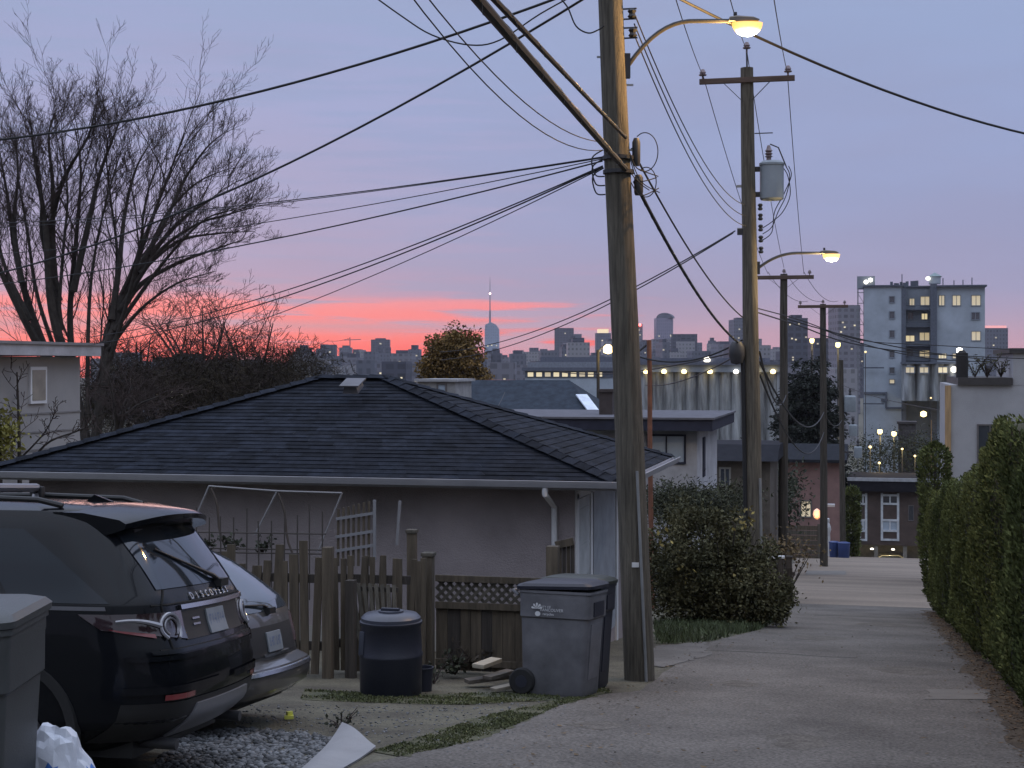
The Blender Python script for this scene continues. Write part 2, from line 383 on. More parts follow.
# ================================================================== garage
STUC = M('garage_stucco', (.285, .252, .262), .92, var=.24, scale=.8, bump=.7, bscale=70, detail=8)
SHIN = M('shingle', (.0145, .018, .027), .95, spec=.15, var=.4, scale=7, bump=.5, bscale=90, island=.35)
GUT = M('gutter_paint', (.30, .30, .33), .5, var=.08)
SOFF = M('soffit', (.12, .11, .11), .8)
WHITEP = M('white_paint', (.62, .63, .66), .6, var=.07, scale=2)
gx0, gx1, gy0, gy1 = -11.6, -3.0, 18.4, 23.5
ez = onY(617, 482, gy0).z; rz = onY(388, 378, 21.0).z
garage = thing('garage', 'low stucco garage with dark shingled hip roof beside the leaning pole', 'garage', (-7.3, 21, gh(21)))
wall = MB(); wall.bb(gx0+.45, gx1-.62, gy0+.45, gy1-.45, gh(gy1)-.5, ez-.02); wall.build('wall', STUC, garage)
sof = MB(); sof.bb(gx0+.04, gx1-.04, gy0+.04, gy1-.04, ez-.05, ez-.025); sof.build('soffit', SOFF, garage)
ra, rb = Vector((-7.75, 20.95, rz)), Vector((-6.75, 20.95, rz))
c = [Vector((gx0, gy0, ez)), Vector((gx1, gy0, ez)), Vector((gx1, gy1, ez)), Vector((gx0, gy1, ez))]
rm = MB()
def courses(a0, a1, b0, b1, n):
    """overlapping shingle courses from eave a0-a1 to ridge b0-b1, each split into tabs"""
    nn = (a1-a0).cross(b0-a0).normalized()
    if nn.z < 0: nn = -nn
    for i in range(n):
        t0, t1 = i/n, min(1, (i+1.0)/n)
        L0, R0 = a0.lerp(b0, t0), a1.lerp(b1, t0); L1, R1 = a0.lerp(b0, t1), a1.lerp(b1, t1)
        w = (R0-L0).length; k = max(1, int(w/.33)); off = (i % 3)/3
        cuts = sorted(set([0]+[min(1, max(0, (j+off+random.uniform(-.05, .05))/k)) for j in range(k+1)]+[1]))
        for u0, u1 in zip(cuts, cuts[1:]):
            lift = .008+.007*random.random()
            p = [L0.lerp(R0, u0)+nn*lift, L0.lerp(R0, u1)+nn*lift, L1.lerp(R1, u1)+nn*.003, L1.lerp(R1, u0)+nn*.003]
            q = [L0.lerp(R0, u0)-nn*.004, L0.lerp(R0, u1)-nn*.004]
            rm.add(p+q, [(0, 1, 2, 3), (4, 5, 1, 0)])
courses(c[0], c[1], ra, rb, 28); courses(c[1], c[2], rb, rb, 27); courses(c[2], c[3], rb, ra, 10); courses(c[3], c[0], ra, ra, 14)
for a, b in ((c[1], rb), (c[2], rb), (c[0], ra), (c[3], ra), (ra, rb)):   # hip and ridge caps
    k = int((b-a).length/.22)
    for i in range(k):
        p, q = a.lerp(b, i/k), a.lerp(b, (i+1.25)/k)
        t = (q-p).normalized(); s_ = t.cross(Vector((0, 0, 1))).normalized()*.13; up = Vector((0, 0, .035))
        rm.add([p-s_+up*.2, p+up*1.6, p+s_+up*.2, q-s_-up*.1, q+up, q+s_-up*.1], [(0, 1, 4, 3), (1, 2, 5, 4), (0, 2, 1)])
roof = rm.build('roof', SHIN, garage, recalc=False)
# sheathing closes the underside
sh = MB(); sh.add([*c, ra, rb], [(0, 1, 5, 4), (1, 2, 5), (2, 3, 4, 5), (3, 0, 4), (3, 2, 1, 0)]); sh.build('roof_deck', SOFF, roof)
def gutter(mb, a, b, out):
    a, b, o = Vector(a), Vector(b), Vector(out); up = Vector((0, 0, 1)); prof = [(0, .0), (.012, -.075), (.10, -.075), (.115, -.03), (.125, .005), (.115, .008), (.10, -.02), (.095, -.062), (.02, -.062), (.012, .0)]
    rows = [[p+o*q[0]+up*q[1] for q in prof+[prof[0]]] for p in (a, b)]; mb.grid(rows)
gu = MB(); gutter(gu, c[0], c[1]+Vector((.1, 0, 0)), (0, -1, 0)); gutter(gu, c[1]-Vector((0, .1, 0)), c[2]+Vector((0, .1, 0)), (1, 0, 0)); gu.build('gutter', GUT, garage)
fa = MB(); fa.bb(gx0, gx1, gy0-.012, gy0+.015, ez-.11, ez-.005); fa.bb(gx1-.015, gx1+.012, gy0, gy1, ez-.11, ez-.005); fa.build('fascia', GUT, garage)
dp = MB(); q = onY(546, 489, gy0); wy = gy0+.40
dp.tube([(q.x, gy0-.06, ez-.08), (q.x, gy0-.06, ez-.16), (q.x+.02, wy, ez-.36), (q.x+.02, wy, gh(wy)+.05)], .038, 8); dp.build('downspout', WHITEP, garage, smooth=True)
# doors on the lane side
wx = gx1-.62
y0, y1 = onX(592, 560, wx).y, onX(612, 560, wx).y
dr = MB(); dr.bb(wx-.02, wx+.012, gy0+.62, gy0+1.42, gh(20)+.1, ez-.28)
for i in range(4): dr.bb(wx+.012, wx+.022, gy0+.66, gy0+1.38, gh(20)+.16+i*.46, gh(20)+.56+i*.46)
dr.build('panel_door', M('door_pale', (.42, .44, .46), .6), garage)
d2 = MB(); d2.bb(wx-.02, wx+.01, gy0+1.75, gy0+3.5, gh(20)+.02, ez-.26); d2.build('garage_door', M('door_grey', (.28, .30, .34), .6), garage)
dt = MB()
for yy in (gy0+.54, gy0+1.5, gy0+3.58): dt.bb(wx-.02, wx+.03, yy-.07, yy+.07, gh(20)-.3, ez-.2)
dt.bb(wx-.02, wx+.03, gy0+.47, gy0+3.65, ez-.26, ez-.14); dt.build('door_frame', WHITEP, garage)
cb = MB(); cb.bb(gx0+.44, gx1-.61, gy0+.43, gy0+.45, gh(gy0)-.3, gh(gy0)+.22); cb.build('foundation', CONC, garage)
# roof vent
vp = Vector((onY(353, 386, 20.2).x, 20.2, onY(353, 388, 20.2).z))
rv = MB(); rv.box(vp+Vector((0, 0, .02)), (.22, .28, .10), Matrix.Rotation(R(22), 3, 'X'), taper=.8); rv.box(vp+Vector((0, -.02, .075)), (.28, .34, .02), Matrix.Rotation(R(18), 3, 'X'))
rv.build('roof_vent', M('vent_metal', (.10, .10, .115), .5, metal=.3), garage)

# ================================================================== helpers for house fronts
GLASS = M('window_glass', (.035, .042, .055), .08, spec=.8, var=.1)
GLASS_SKY = M('window_sky_painted', (.36, .43, .52), .12, spec=.8, var=.12, scale=1)  # sky reflection put into the pane's base colour
LITW = GLOW('lit_window', (1.0, .80, .42), .62)
LITD = GLOW('lit_window_dim', (1.0, .76, .36), .36)
LAMPY = GLOW('lamp_yellow', (1.0, .72, .26), 6.0)
LAMPO = GLOW('lamp_orange', (1.0, .56, .14), 9.0)
LAMPW = GLOW('lamp_white', (1.0, .93, .78), 4.0)
REDL = GLOW('lamp_red', (1.0, .10, .08), 5.0)
def win_y(par, x0, x1, z0, z1, Y, frame, pane, fw=.06, mull=0, depth=.05, out=-1):
    """framed window in a wall facing -Y (out=-1)"""
    f = MB()
    f.bb(x0, x1, Y+out*depth, Y-out*.02, z1-fw, z1); f.bb(x0, x1, Y+out*depth, Y-out*.02, z0, z0+fw)
    f.bb(x0, x0+fw, Y+out*depth, Y-out*.02, z0+fw, z1-fw); f.bb(x1-fw, x1, Y+out*depth, Y-out*.02, z0+fw, z1-fw)
    for k in range(mull):
        xm = x0+(x1-x0)*(k+1)/(mull+1); f.bb(xm-fw*.35, xm+fw*.35, Y+out*depth*.9, Y, z0+fw, z1-fw)
    w = f.build('window', frame, par)
    p = MB(); p.bb(x0+fw*.6, x1-fw*.6, Y+out*.015, Y-out*.01, z0+fw*.6, z1-fw*.6); p.build('pane', pane, w); return w
def rect_y(px0, py0, px1, py1, Y):
    a, b = onY(px0, py0, Y), onY(px1, py1, Y); return a.x, b.x, b.z, a.z

# ================================================================== pale house at the far left
PALE = M('pale_siding', (.30, .295, .30), .9, var=.1, scale=.8, bump=.2, bscale=30, detail=8)
hx = -15.0
ya, yb = onX(-40, 400, hx).y, onX(80, 400, hx).y; zt = onX(80, 357, hx).z
hl = thing('stucco_house', 'pale boxy house with flat roof beneath the big bare tree', 'house', (-20, 20, gh(24)))
m = MB(); m.bb(-26, hx, 13, yb, gh(yb)-.5, zt); m.build('wall', PALE, hl)
m = MB(); m.bb(-26.5, hx+.30, 12.4, yb+.28, zt+.02, zt+.22); r_ = m.build('roof', M('pale_fascia', (.40, .40, .43), .6), hl)
m = MB(); m.bb(-26.55, hx+.34, 12.35, yb+.32, zt+.22, zt+.27); m.build('roof_edge', M('flashing', (.22, .21, .22), .6), r_)
m = MB()
for py in (397, 415, 432, 447): z_ = onX(60, py+16, hx).z; m.bb(hx, hx+.018, 13, yb+.01, z_, z_+.03)
m.build('siding_seam', M('seam', (.20, .195, .20), .9), hl)
wa, wb = onX(30, 370, hx), onX(43, 400, hx)
f = MB(); f.bb(hx-.02, hx+.05, wa.y-.06, wb.y+.06, wb.z-.06, wa.z+.06); w_ = f.build('window', WHITEP, hl)
f = MB(); f.bb(hx+.05, hx+.058, wa.y, wb.y, wb.z, wa.z); f.build('pane', M('faint_lit_glass', (.26, .24, .20), .2, spec=.8), w_)  # faint window light put into the pane colour

# ================================================================== white house in the middle distance
HW = M('house_white', (.36, .37, .41), .9, var=.28, scale=1.1, col2=(.46, .47, .52), bump=.15, bscale=20, detail=8)
NAVY = M('navy_fascia', (.032, .035, .055), .8, var=.2, spec=.15)
DKROOF = M('dark_roof', (.035, .045, .062), .95, spec=.2, var=.25, scale=4, bump=.6, bscale=30)
TAR = M('tar_roof', (.075, .075, .08), .95, var=.2)
Yw = 39.5; wxr = onY(697, 450, Yw).x; wxl = onY(478, 450, Yw).x
zt = onY(690, 430, Yw).z; zf = onY(690, 419.5, Yw-.5).z
hw = thing('flat_roof_house', 'white house with dark navy fascia and chimney behind the leaning pole', 'house', (wxr-3, Yw, gh(Yw)))
m = MB(); m.bb(wxl, wxr, Yw, Yw+5.2, gh(46)-1, zt); m.build('wall', HW, hw)
m = MB(); m.bb(wxl-.4, wxr+.45, Yw-.6, Yw+5.7, zt, zf); r_ = m.build('roof', NAVY, hw)
m = MB(); m.bb(wxl-.45, wxr+.5, Yw-.65, Yw+5.75, zf, zf+.05); m.build('roof_edge', M('roof_edge_grey', (.13, .13, .15), .9, spec=.1), r_)
x0, x1, z0, z1 = rect_y(647, 434, 686, 464, Yw); win_y(hw, x0, x1, z0, z1, Yw, NAVY, GLASS_SKY, .05, 1)
f = MB(); f.bb(wxr, wxr+.03, Yw+1.3, Yw+1.8, zt-1.3, zt-.25); f.build('side_window', NAVY, hw)
ch = MB(); p = onY(607, 415, 41); ch.bb(p.x-.18, p.x+.18, 40.8, 41.3, zf, onY(607, 392, 41).z); ch.bb(p.x-.22, p.x+.22, 40.75, 41.35, onY(607, 392, 41).z, onY(607, 389, 41).z); ch.build('chimney', M('dark_brick', (.055, .045, .045), .9, bump=.4), hw)

# dark gabled house behind it
Yg = 52; ga, gb = onY(440, 415, Yg), onY(603, 417, Yg)
hg = thing('gabled_house', 'dark slate roofed house rising behind the white flat house', 'house', ((ga.x+gb.x)/2, Yg+3, gh(Yg+3)))
ra2, rb2 = onY(450, 380, Yg+3), onY(569, 380, Yg+3); zb = ga.z-.3
m = MB(); m.bb(ga.x+.3, gb.x-.3, Yg+.3, Yg+5.7, gh(58)-1, zb); m.build('wall', M('slate_wall', (.16, .17, .2), .9), hg)
m = MB(); a_, b_, c_, d_ = Vector((ga.x, Yg, zb)), Vector((gb.x, Yg, zb)), Vector((gb.x, Yg+6, zb)), Vector((ga.x, Yg+6, zb))
m.add([a_, b_, c_, d_, ra2, rb2], [(0, 1, 5, 4), (1, 2, 5), (2, 3, 4, 5), (3, 0, 4), (3, 2, 1, 0)]); r_ = m.build('roof', DKROOF, hg)
m = MB(); o3 = Vector((0, -.03, .06)); m.bar(rb2.lerp(b_, .38)+o3, rb2.lerp(b_, .78)+o3, .42, .05); m.build('skylight', M('pale_metal', (.62, .68, .78), .35, metal=.2), r_)
m = MB(); p = onY(492, 398, Yg-1)

# little red-roofed shed and white rooftop hut in front of the autumn tree
Ys = 60; x0, x1, z0, z1 = rect_y(487, 392, 506, 404, Ys)
t_ = thing('red_roof_shed', 'small white shed with a dull red roof by the autumn tree', 'shed', ((x0+x1)/2, Ys, gh(Ys)))
m = MB(); m.bb(x0+.1, x1-.1, Ys, Ys+1.5, gh(Ys+2)-.3, z1); m.build('wall', HW, t_)
m = MB(); zz = onY(490, 380, Ys).z; m.prism([(Ys-.15, z1), (Ys+1.65, z1), (Ys+1.3, zz), (Ys+.2, zz)], x0-.1, x1+.1, 'X'); m.build('roof', M('red_roof', (.18, .045, .04), .8), t_)
x0, x1, z0, z1 = rect_y(418, 379, 455, 404, 46)
t_ = thing('rooftop_hut', 'grey white box hut with flat top just above the garage ridge', 'hut', ((x0+x1)/2, 46, gh(46)))
m = MB(); m.bb(x0, x1, 46, 48, gh(49)-.3, z1-.08); m.build('wall', M('hut_grey', (.30, .30, .31), .9, var=.2), t_)
m = MB(); m.bb(x0-.1, x1+.1, 45.9, 48.1, z1-.08, z1); m.build('roof', M('hut_roof', (.33, .33, .35), .8), t_)
a0, a1, b0, b1 = rect_y(437, 383, 447, 393, 46); win_y(t_, a0, a1, b0, b1, 46, SOFF, GLASS_SKY, .05)

# ================================================================== pale rendered house on the right above the hedge
REND = M('render_grey', (.36, .36, .38), .92, var=.1, scale=1.0, bump=.5, bscale=45, detail=9)
Yr = 53; xl = onY(950, 440, Yr).x; zp = onY(980, 385, Yr).z; zh = onY(1020, 353, Yr).z; xs_ = onY(1013, 380, Yr).x
hr = thing('rendered_house', 'pale rendered house with roof terrace and chimney above the hedge', 'house', (xl+3, Yr+3, gh(Yr+3)))
m = MB(); m.bb(xl, xl+11, Yr, Yr+8, gh(62)-1, zp); m.bb(xs_, xl+11, Yr-.01, Yr+7, zp, zh); m.build('wall', REND, hr)
m = MB(); m.bb(xl+.25, xs_-.02, Yr-.12, Yr+8.1, zp, zp+.24); m.build('terrace_slab', M('dark_slab', (.05, .045, .045), .8), hr)
m = MB(); m.bb(xs_-.12, xl+11, Yr-.12, Yr+7, zh, zh+.16); m.build('roof', M('dark_slab', (.05, .045, .045)), hr)
p = onY(962, 378, Yr+.6); m = MB(); m.cyl((p.x, Yr+.6, zp+.24), .20, onY(962, 353, Yr).z-zp-.24, 14); m.cyl((p.x, Yr+.6, onY(962, 353, Yr).z), .16, .1, 14, .08); m.build('chimney', M('chimney_black', (.02, .018, .018), .8), hr, smooth=True)
x0, x1, z0, z1 = rect_y(977, 424, 1003, 470, Yr); win_y(hr, x0, x1, z0, z1, Yr, SOFF, GLASS, .05, 1)
m = MB(); m.bb(xl-.16, xl+.03, Yr-.09, Yr+.1, gh(Yr)-.3, zp-.02); m.build('corner_board', M('orange_lit_wood', (.38, .25, .13), .7, var=.25, scale=3, stretch=(3, 3, .4)), hr)  # wooden trim with the orange light on it put into its colour
m = MB(); m.bar((xl-.1, Yr, onY(950, 473, Yr).z), (xl-.6, Yr-.1, onY(937, 466, Yr).z), .06, .06); m.bar((xl-.6, Yr-.1, onY(937, 466, Yr).z), (xl-.6, Yr-.1, onY(937, 420, Yr).z), .03, .03); m.build('porch_brace', M('orange_lit_wood', (.38, .25, .13)), hr)

# ================================================================== brown house closing the lane
BRK = M('brown_cladding', (.085, .062, .055), .9, var=.2, scale=1.2, bump=.3, bscale=20)
WFR = M('window_white', (.55, .58, .62), .6)
Yb = 125
x0, x1, z0, z1 = rect_y(852, 479, 936, 546, Yb)
hb = thing('brown_house', 'dark brown two storey house closing the end of the lane', 'house', ((x0+x1)/2, Yb+4, gh(Yb+4)))
zc = onY(880, 545, Yb).z
m = MB(); m.bb(x0, x1, Yb, Yb+8, zc, z1-.1); m.build('wall', BRK, hb)
m = MB(); m.bb(x0-.3, x1+.4, Yb-.6, Yb+8.3, onY(880, 491, Yb).z, z1); r_ = m.build('roof', M('dark_fascia', (.022, .021, .026), 1, spec=.05), hb)
m = MB(); m.bb(x0-.35, x1+.45, Yb-.68, Yb-.5, z1-.1, z1+.16); m.build('roof_edge', M('pale_edge', (.34, .35, .38), .6), r_)
for (a, b, top, bot) in ((859, 867, 493, 541), (881, 899, 493, 541)):
    for (p0, p1) in ((494, 505), (519, 532)):
        u0, u1, v0, v1 = rect_y(a, p0, b, p1, Yb); win_y(hb, u0, u1, v0, v1, Yb, WFR, GLASS_SKY if p0 > 500 else GLASS, .16, 1, .08)
    u0, u1, v0, v1 = rect_y(a, top, b, bot, Yb); m = MB(); m.bb(u0-.02, u0+.16, Yb-.07, Yb, v0, v1); m.bb(u1-.16, u1+.02, Yb-.07, Yb, v0, v1); m.bb(u0+.16, u1-.16, Yb-.06, Yb, v0, v0+.16); m.build('window_trim', WFR, hb)
u0, u1, v0, v1 = rect_y(908, 505, 914, 521, Yb); win_y(hb, u0, u1, v0, v1, Yb, SOFF, GLASS, .06)
m = MB()
for px in (855, 876, 905, 930): q = onY(px, 550, Yb); m = MB(); m.bb(q.x-.15, q.x+.15, Yb+.1, Yb+.4, gh(Yb)-.5, zc); m.build('carport_post', M('carport_wall', (.24, .22, .19), .9), hb)
m = MB(); m.bb(x0, x1, Yb+6.5, Yb+7, gh(Yb+7)-.6, zc); m.build('carport_wall', M('carport_wall', (.24, .22, .19), .9), hb)
for px, py in ((872, 549), (893, 549.5)):
    q = onY(px, py, Yb+.8); m = MB(); m.lathe([(.0, -.06), (.12, -.04), (.14, .03), (.05, .08)], q, 10); m.build('carport_light', LAMPW, hb); lamp(q+Vector((0, 0, -.35)), (1, .85, .5), 55, .1).parent = None
def parked_car(name, label, loc, col, rotz):
    t = thing(name, label, 'car', loc, rot=(0, 0, rotz)); LOC[t.name] = (0, 0, 0)
    b = MB(); prof = [(-2.1, .3), (-2.1, .75), (-1.95, .9), (-1.1, .95), (-.5, 1.4), (.9, 1.42), (1.6, 1.0), (2.05, .92), (2.1, .5), (2.05, .3)]
    b.prism(prof, -.85, .85, 'Y'); b.build('body', M('paint_'+name, col, .3, coat=1), t, bevel=.06)
    g2 = MB(); g2.prism([(-.95, .98), (-.45, 1.33), (.85, 1.35), (1.4, 1.02)], -.86, .86, 'Y'); g2.build('side_glass', GLASS, t)
    for x in (-1.3, 1.3):
        for y in (-.8, .8): w = MB(); w.lathe([(.1, -.1), (.31, -.1), (.33, 0), (.31, .1), (.1, .1)], (x, y, .33), 18, 'Y'); w.build('wheel', M('tyre', (.02, .02, .02), .9), t)
    return t
q = onY(887, 552, Yb+2.6); parked_car('parked_car', 'small pale car under the carport of the brown house', (q.x, Yb+3.2, gh(Yb+3.2)+.02+max(0, 0)), (.45, .42, .32), R(4))

# pinkish house and its fence, left of the lane end
PINK = M('pink_render', (.22, .135, .125), .92, var=.15, scale=1.3, bump=.3)
Yp = 106; x0, x1, z0, z1 = rect_y(786, 461, 841, 530, Yp)
hp = thing('pink_house', 'dull pink house with grey roof beyond the wooden fence', 'house', ((x0+x1)/2, Yp+4, gh(Yp+4)))
m = MB(); m.bb(x0, x1, Yp, Yp+7, gh(120)-1, z1); m.build('wall', PINK, hp)
zr = onY(800, 446, Yp).z
m = MB(); m.prism([(Yp-.6, z1-.05), (Yp+7.6, z1-.05), (Yp+7.6, z1+.15), (Yp+3.5, zr), (Yp-.6, z1+.15)], x0-.5, x1+.4, 'X'); m.build('roof', M('grey_shingle', (.022, .024, .03), .95, bump=.4, spec=.1), hp)
u0, u1, v0, v1 = rect_y(800, 500, 812, 518, Yp); win_y(hp, u0, u1, v0, v1, Yp, SOFF, LITD, .1, 1)
# lean-to house between (dim brown) behind the shrub
Yd = 58; x0, x1, z0, z1 = rect_y(712, 460, 770, 540, Yd)
hd = thing('brown_shack', 'low dark brown building with flat roof between the two nearest poles', 'building', ((x0+x1)/2, Yd+2, gh(Yd+2)))
m = MB(); m.bb(x0, x1, Yd, Yd+5, gh(Yd+5)-1, z1); m.build('wall', M('brown_wall', (.10, .085, .07), .9, var=.25), hd)
m = MB(); m.prism([(Yd-.4, z1), (Yd+5.4, z1), (Yd+5.4, z1+.5), (Yd+1, z1+.55)], x0-.4, x1+.3, 'X'); m.build('roof', M('shack_roof', (.024, .025, .031), .95, spec=.1), hd)
u0, u1, v0, v1 = rect_y(719, 467, 731, 487, Yd); win_y(hd, u0, u1, v0, v1, Yd, M('grey_frame', (.25, .24, .22), .7), GLASS, .07, 1)

# ================================================================== industrial sheds and the white mill
SILO = M('stained_concrete', (.25, .255, .26), .92, var=.6, scale=.8, bump=.2, bscale=10, detail=9, stretch=(1.1, 1.1, .16), col2=(.43, .455, .48))
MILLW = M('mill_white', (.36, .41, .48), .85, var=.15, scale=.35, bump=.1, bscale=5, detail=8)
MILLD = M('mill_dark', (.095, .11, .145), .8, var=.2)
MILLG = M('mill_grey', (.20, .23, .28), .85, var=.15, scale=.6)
Yf = 290
x0, x1, z0, z1 = rect_y(525, 360, 650, 400, Yf)
t_ = thing('long_warehouse', 'long low factory with a lit band of windows left of the silos', 'factory', ((x0+x1)/2, Yf+8, gh(Yf)))
m = MB(); m.bb(x0, x1, Yf, Yf+18, -24.5, onY(560, 369, Yf).z); m.build('wall', MILLW, t_)
m = MB(); m.bb(x0+.4, x1, Yf+.6, Yf+17, onY(560, 369, Yf).z, onY(560, 362, Yf).z); m.build('upper_storey', M('wh_grey', (.20, .22, .26), .8), t_)
m = MB(); m.bb(x0-.5, x1, Yf-.6, Yf+18, onY(560, 371, Yf).z+.02, onY(560, 367.5, Yf).z); m.bb(x0+2.6, x1, Yf+2, Yf+15, onY(560, 362, Yf).z, onY(560, 357, Yf).z); m.build('roof', M('wh_roof', (.11, .12, .16), .8), t_)
m = MB(); m.bb(x0, x1, Yf-.15, Yf, onY(560, 377.6, Yf).z, onY(560, 371.5, Yf).z); m.build('window_band', MILLD, t_)
for i in range(9):
    u0, u1, v0, v1 = rect_y(528+i*8.6, 372.4, 533.5+i*8.6, 376.6, Yf); m = MB(); m.bb(u0, u1, Yf-.25, Yf-.16, v0, v1); m.build('window', LITW if i not in (2, 6) else LITD, t_)
Yf = 250
x0, x1, z0, z1 = rect_y(641, 372, 777, 450, Yf)
t_ = thing('concrete_silo', 'stained grey concrete silo block with a row of lamps under its roof', 'silo', ((x0+x1)/2, Yf+8, gh(Yf)))
m = MB(); n = 12; w = (x1-x0)/n
vs = []
for i in range(n*8+1):
    u = i/8; k = u-math.floor(u); vs.append((x0+w*u, Yf-abs(math.sin(math.pi*k))*.9))
m.prism(vs+[(x1, Yf+16), (x0, Yf+16)], -24.5, z1, 'Z'); m.build('wall', SILO, t_)
m = MB(); m.bb(x0-.5, x1+.5, Yf-1.2, Yf+16, z1, onY(700, 365, Yf).z); m.build('parapet', MILLG, t_)
m = MB(); m.bb(x0-.9, x1+.9, Yf-1.6, Yf+16.4, onY(700, 365, Yf).z, onY(700, 362, Yf).z); m.bb(x0+3, x1-2, Yf+1.5, Yf+14, onY(700, 362, Yf).z, onY(700, 358, Yf).z); m.build('roof', M('wh_roof', (.11, .12, .16), .8), t_)
for i, px in enumerate((646, 664, 684, 710, 736, 757, 773)):
    q = onY(px, 371.5, Yf-1.5); m = MB(); m.lathe([(.05, -.35), (.38, -.25), (.4, .1), (.15, .35)], q, 8); m.build('wall_lamp', LAMPY if i != 4 else LAMPW, t_)
q = onY(707, 359.5, Yf+1.2); m = MB(); m.lathe([(.1, -.5), (.5, -.3), (.5, .2), (.2, .5)], q, 8); m.build('roof_lamp', LAMPW, t_)

Ym = 280
mill = thing('flour_mill', 'tall white mill building with lit windows and a rooftop cupola', 'mill', (onY(925, 380, Ym).x, Ym+8, gh(Ym)))
def mb_(px0, px1, py0, Yo, D, name, mt, zbot=-24.5, par=None):
    x0, x1, z0, z1 = rect_y(px0, py0, px1, py0+1, Ym+Yo); m = MB(); m.bb(x0, x1, Ym+Yo, Ym+Yo+D, zbot, z1); return m.build(name, mt, par or mill)
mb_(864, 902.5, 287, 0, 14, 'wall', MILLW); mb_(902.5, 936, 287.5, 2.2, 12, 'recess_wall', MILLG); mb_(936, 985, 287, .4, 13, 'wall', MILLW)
mb_(930.5, 937, 284, -.3, 1.2, 'drain_shaft', MILLD); mb_(901.5, 906, 288, -.1, 2.3, 'corner_shaft', MILLD)
m = MB()
for a, b in ((863, 903.5), (903.5, 936), (936, 987)):
    x0, x1, z0, z1 = rect_y(a, 287, b, 288, Ym); m.bb(x0, x1, Ym-.4 if a != 903.5 else Ym+1.9, Ym+14.2, z1+.02, z1+.30)
m.build('parapet', MILLD, mill)
cz0, cz1 = onY(935, 285, Ym).z, onY(935, 276, Ym).z
x0, x1 = onY(929.5, 280, Ym).x, onY(941, 280, Ym).x
m = MB(); m.bb(x0, x1, Ym+1, Ym+4, cz0+.3, cz1); cu = m.build('cupola', MILLW, mill)
m = MB(); xm = (x0+x1)/2; m.add([(x0-.2, Ym+.8, cz1), (x1+.2, Ym+.8, cz1), (x1+.2, Ym+4.2, cz1), (x0-.2, Ym+4.2, cz1), (xm, Ym+2.5, onY(935, 271.5, Ym).z)], [(0, 1, 4), (1, 2, 4), (2, 3, 4), (3, 0, 4), (3, 2, 1, 0)]); m.build('cupola_roof', M('cupola_green', (.20, .26, .27), .7), cu)
# stair tower on the left
x0, x1, z0, z1 = rect_y(857, 276, 875, 288, Ym); m = MB(); m.bb(x0, x1, Ym+1, Ym+5, z0, z1); an = m.build('stair_head', MILLG, mill)
m = MB()
for xx in (x0+.15, x0+1.2):
    m.bb(xx-.1, xx+.1, Ym+.9, Ym+1.1, -24, z0)
for i in range(9):
    zz = z0-.8-i*1.9; m.bb(x0, x0+1.4, Ym+.9, Ym+1.1, zz, zz+.12)
    m.bar((x0+.1, Ym+1, zz), (x0+1.2, Ym+1, zz-1.9), .08, .08)
m.build('stair_frame', M('steel_frame', (.22, .23, .26), .6, metal=.3), mill)
for px, py in ((870.5, 280), (928, 278.5), (866, 282)):
    q = onY(px, py, Ym+.7); m = MB(); m.lathe([(.1, -.35), (.36, -.15), (.36, .15), (.1, .35)], q, 8); m.build('roof_lamp', LAMPW, mill)
WND = M('mill_glass', (.085, .095, .12), .2, spec=.8, var=.3)
def mwin(a, b, c0, c1, Yo, pane, mull=1): u0, u1, v0, v1 = rect_y(a, c0, b, c1, Ym+Yo); win_y(mill, u0, u1, v0, v1, Ym+Yo, MILLG, pane, .13, mull, .12)
for c0, c1 in ((296, 303), (311, 319), (330, 338), (350, 358), (367, 374), (379, 384)): mwin(889, 895, c0, c1, 0, WND if c0 != 379 else LITD, 0)
for a, b in ((938.5, 945), (952, 961), (971, 981)): mwin(a, b, 295, 306, .4, LITD)
mwin(971, 980, 312, 320, .4, WND); mwin(971, 981, 331, 341, .4, LITD); mwin(938, 947, 353, 359, .4, LITW, 2); mwin(952, 960, 353, 359, .4, LITD)
for a, b, c0, c1, p in ((909, 915, 298, 306, LITD), (920, 930, 296, 306, LITD), (921, 928, 313, 320, LITW), (907, 914, 312, 320, WND), (905, 915, 335, 342, LITW), (919, 930, 332, 341, LITD), (906, 914, 349, 357, WND), (919, 930, 350, 358, LITD)): mwin(a, b, c0, c1, 2.2, p)
m = MB()
for py in (309, 326, 345, 360):
    x0, x1, z0, z1 = rect_y(905.5, py, 930.5, py+1.2, Ym+1.2); m = MB(); m.bb(x0, x1, Ym+.6, Ym+2.2, z0, z1); bl_ = m.build('balcony', MILLD, mill); m = MB(); m.bb(x0, x1, Ym+.55, Ym+.62, z1+.55, z1+.65); m.build('balcony_rail', MILLD, bl_)
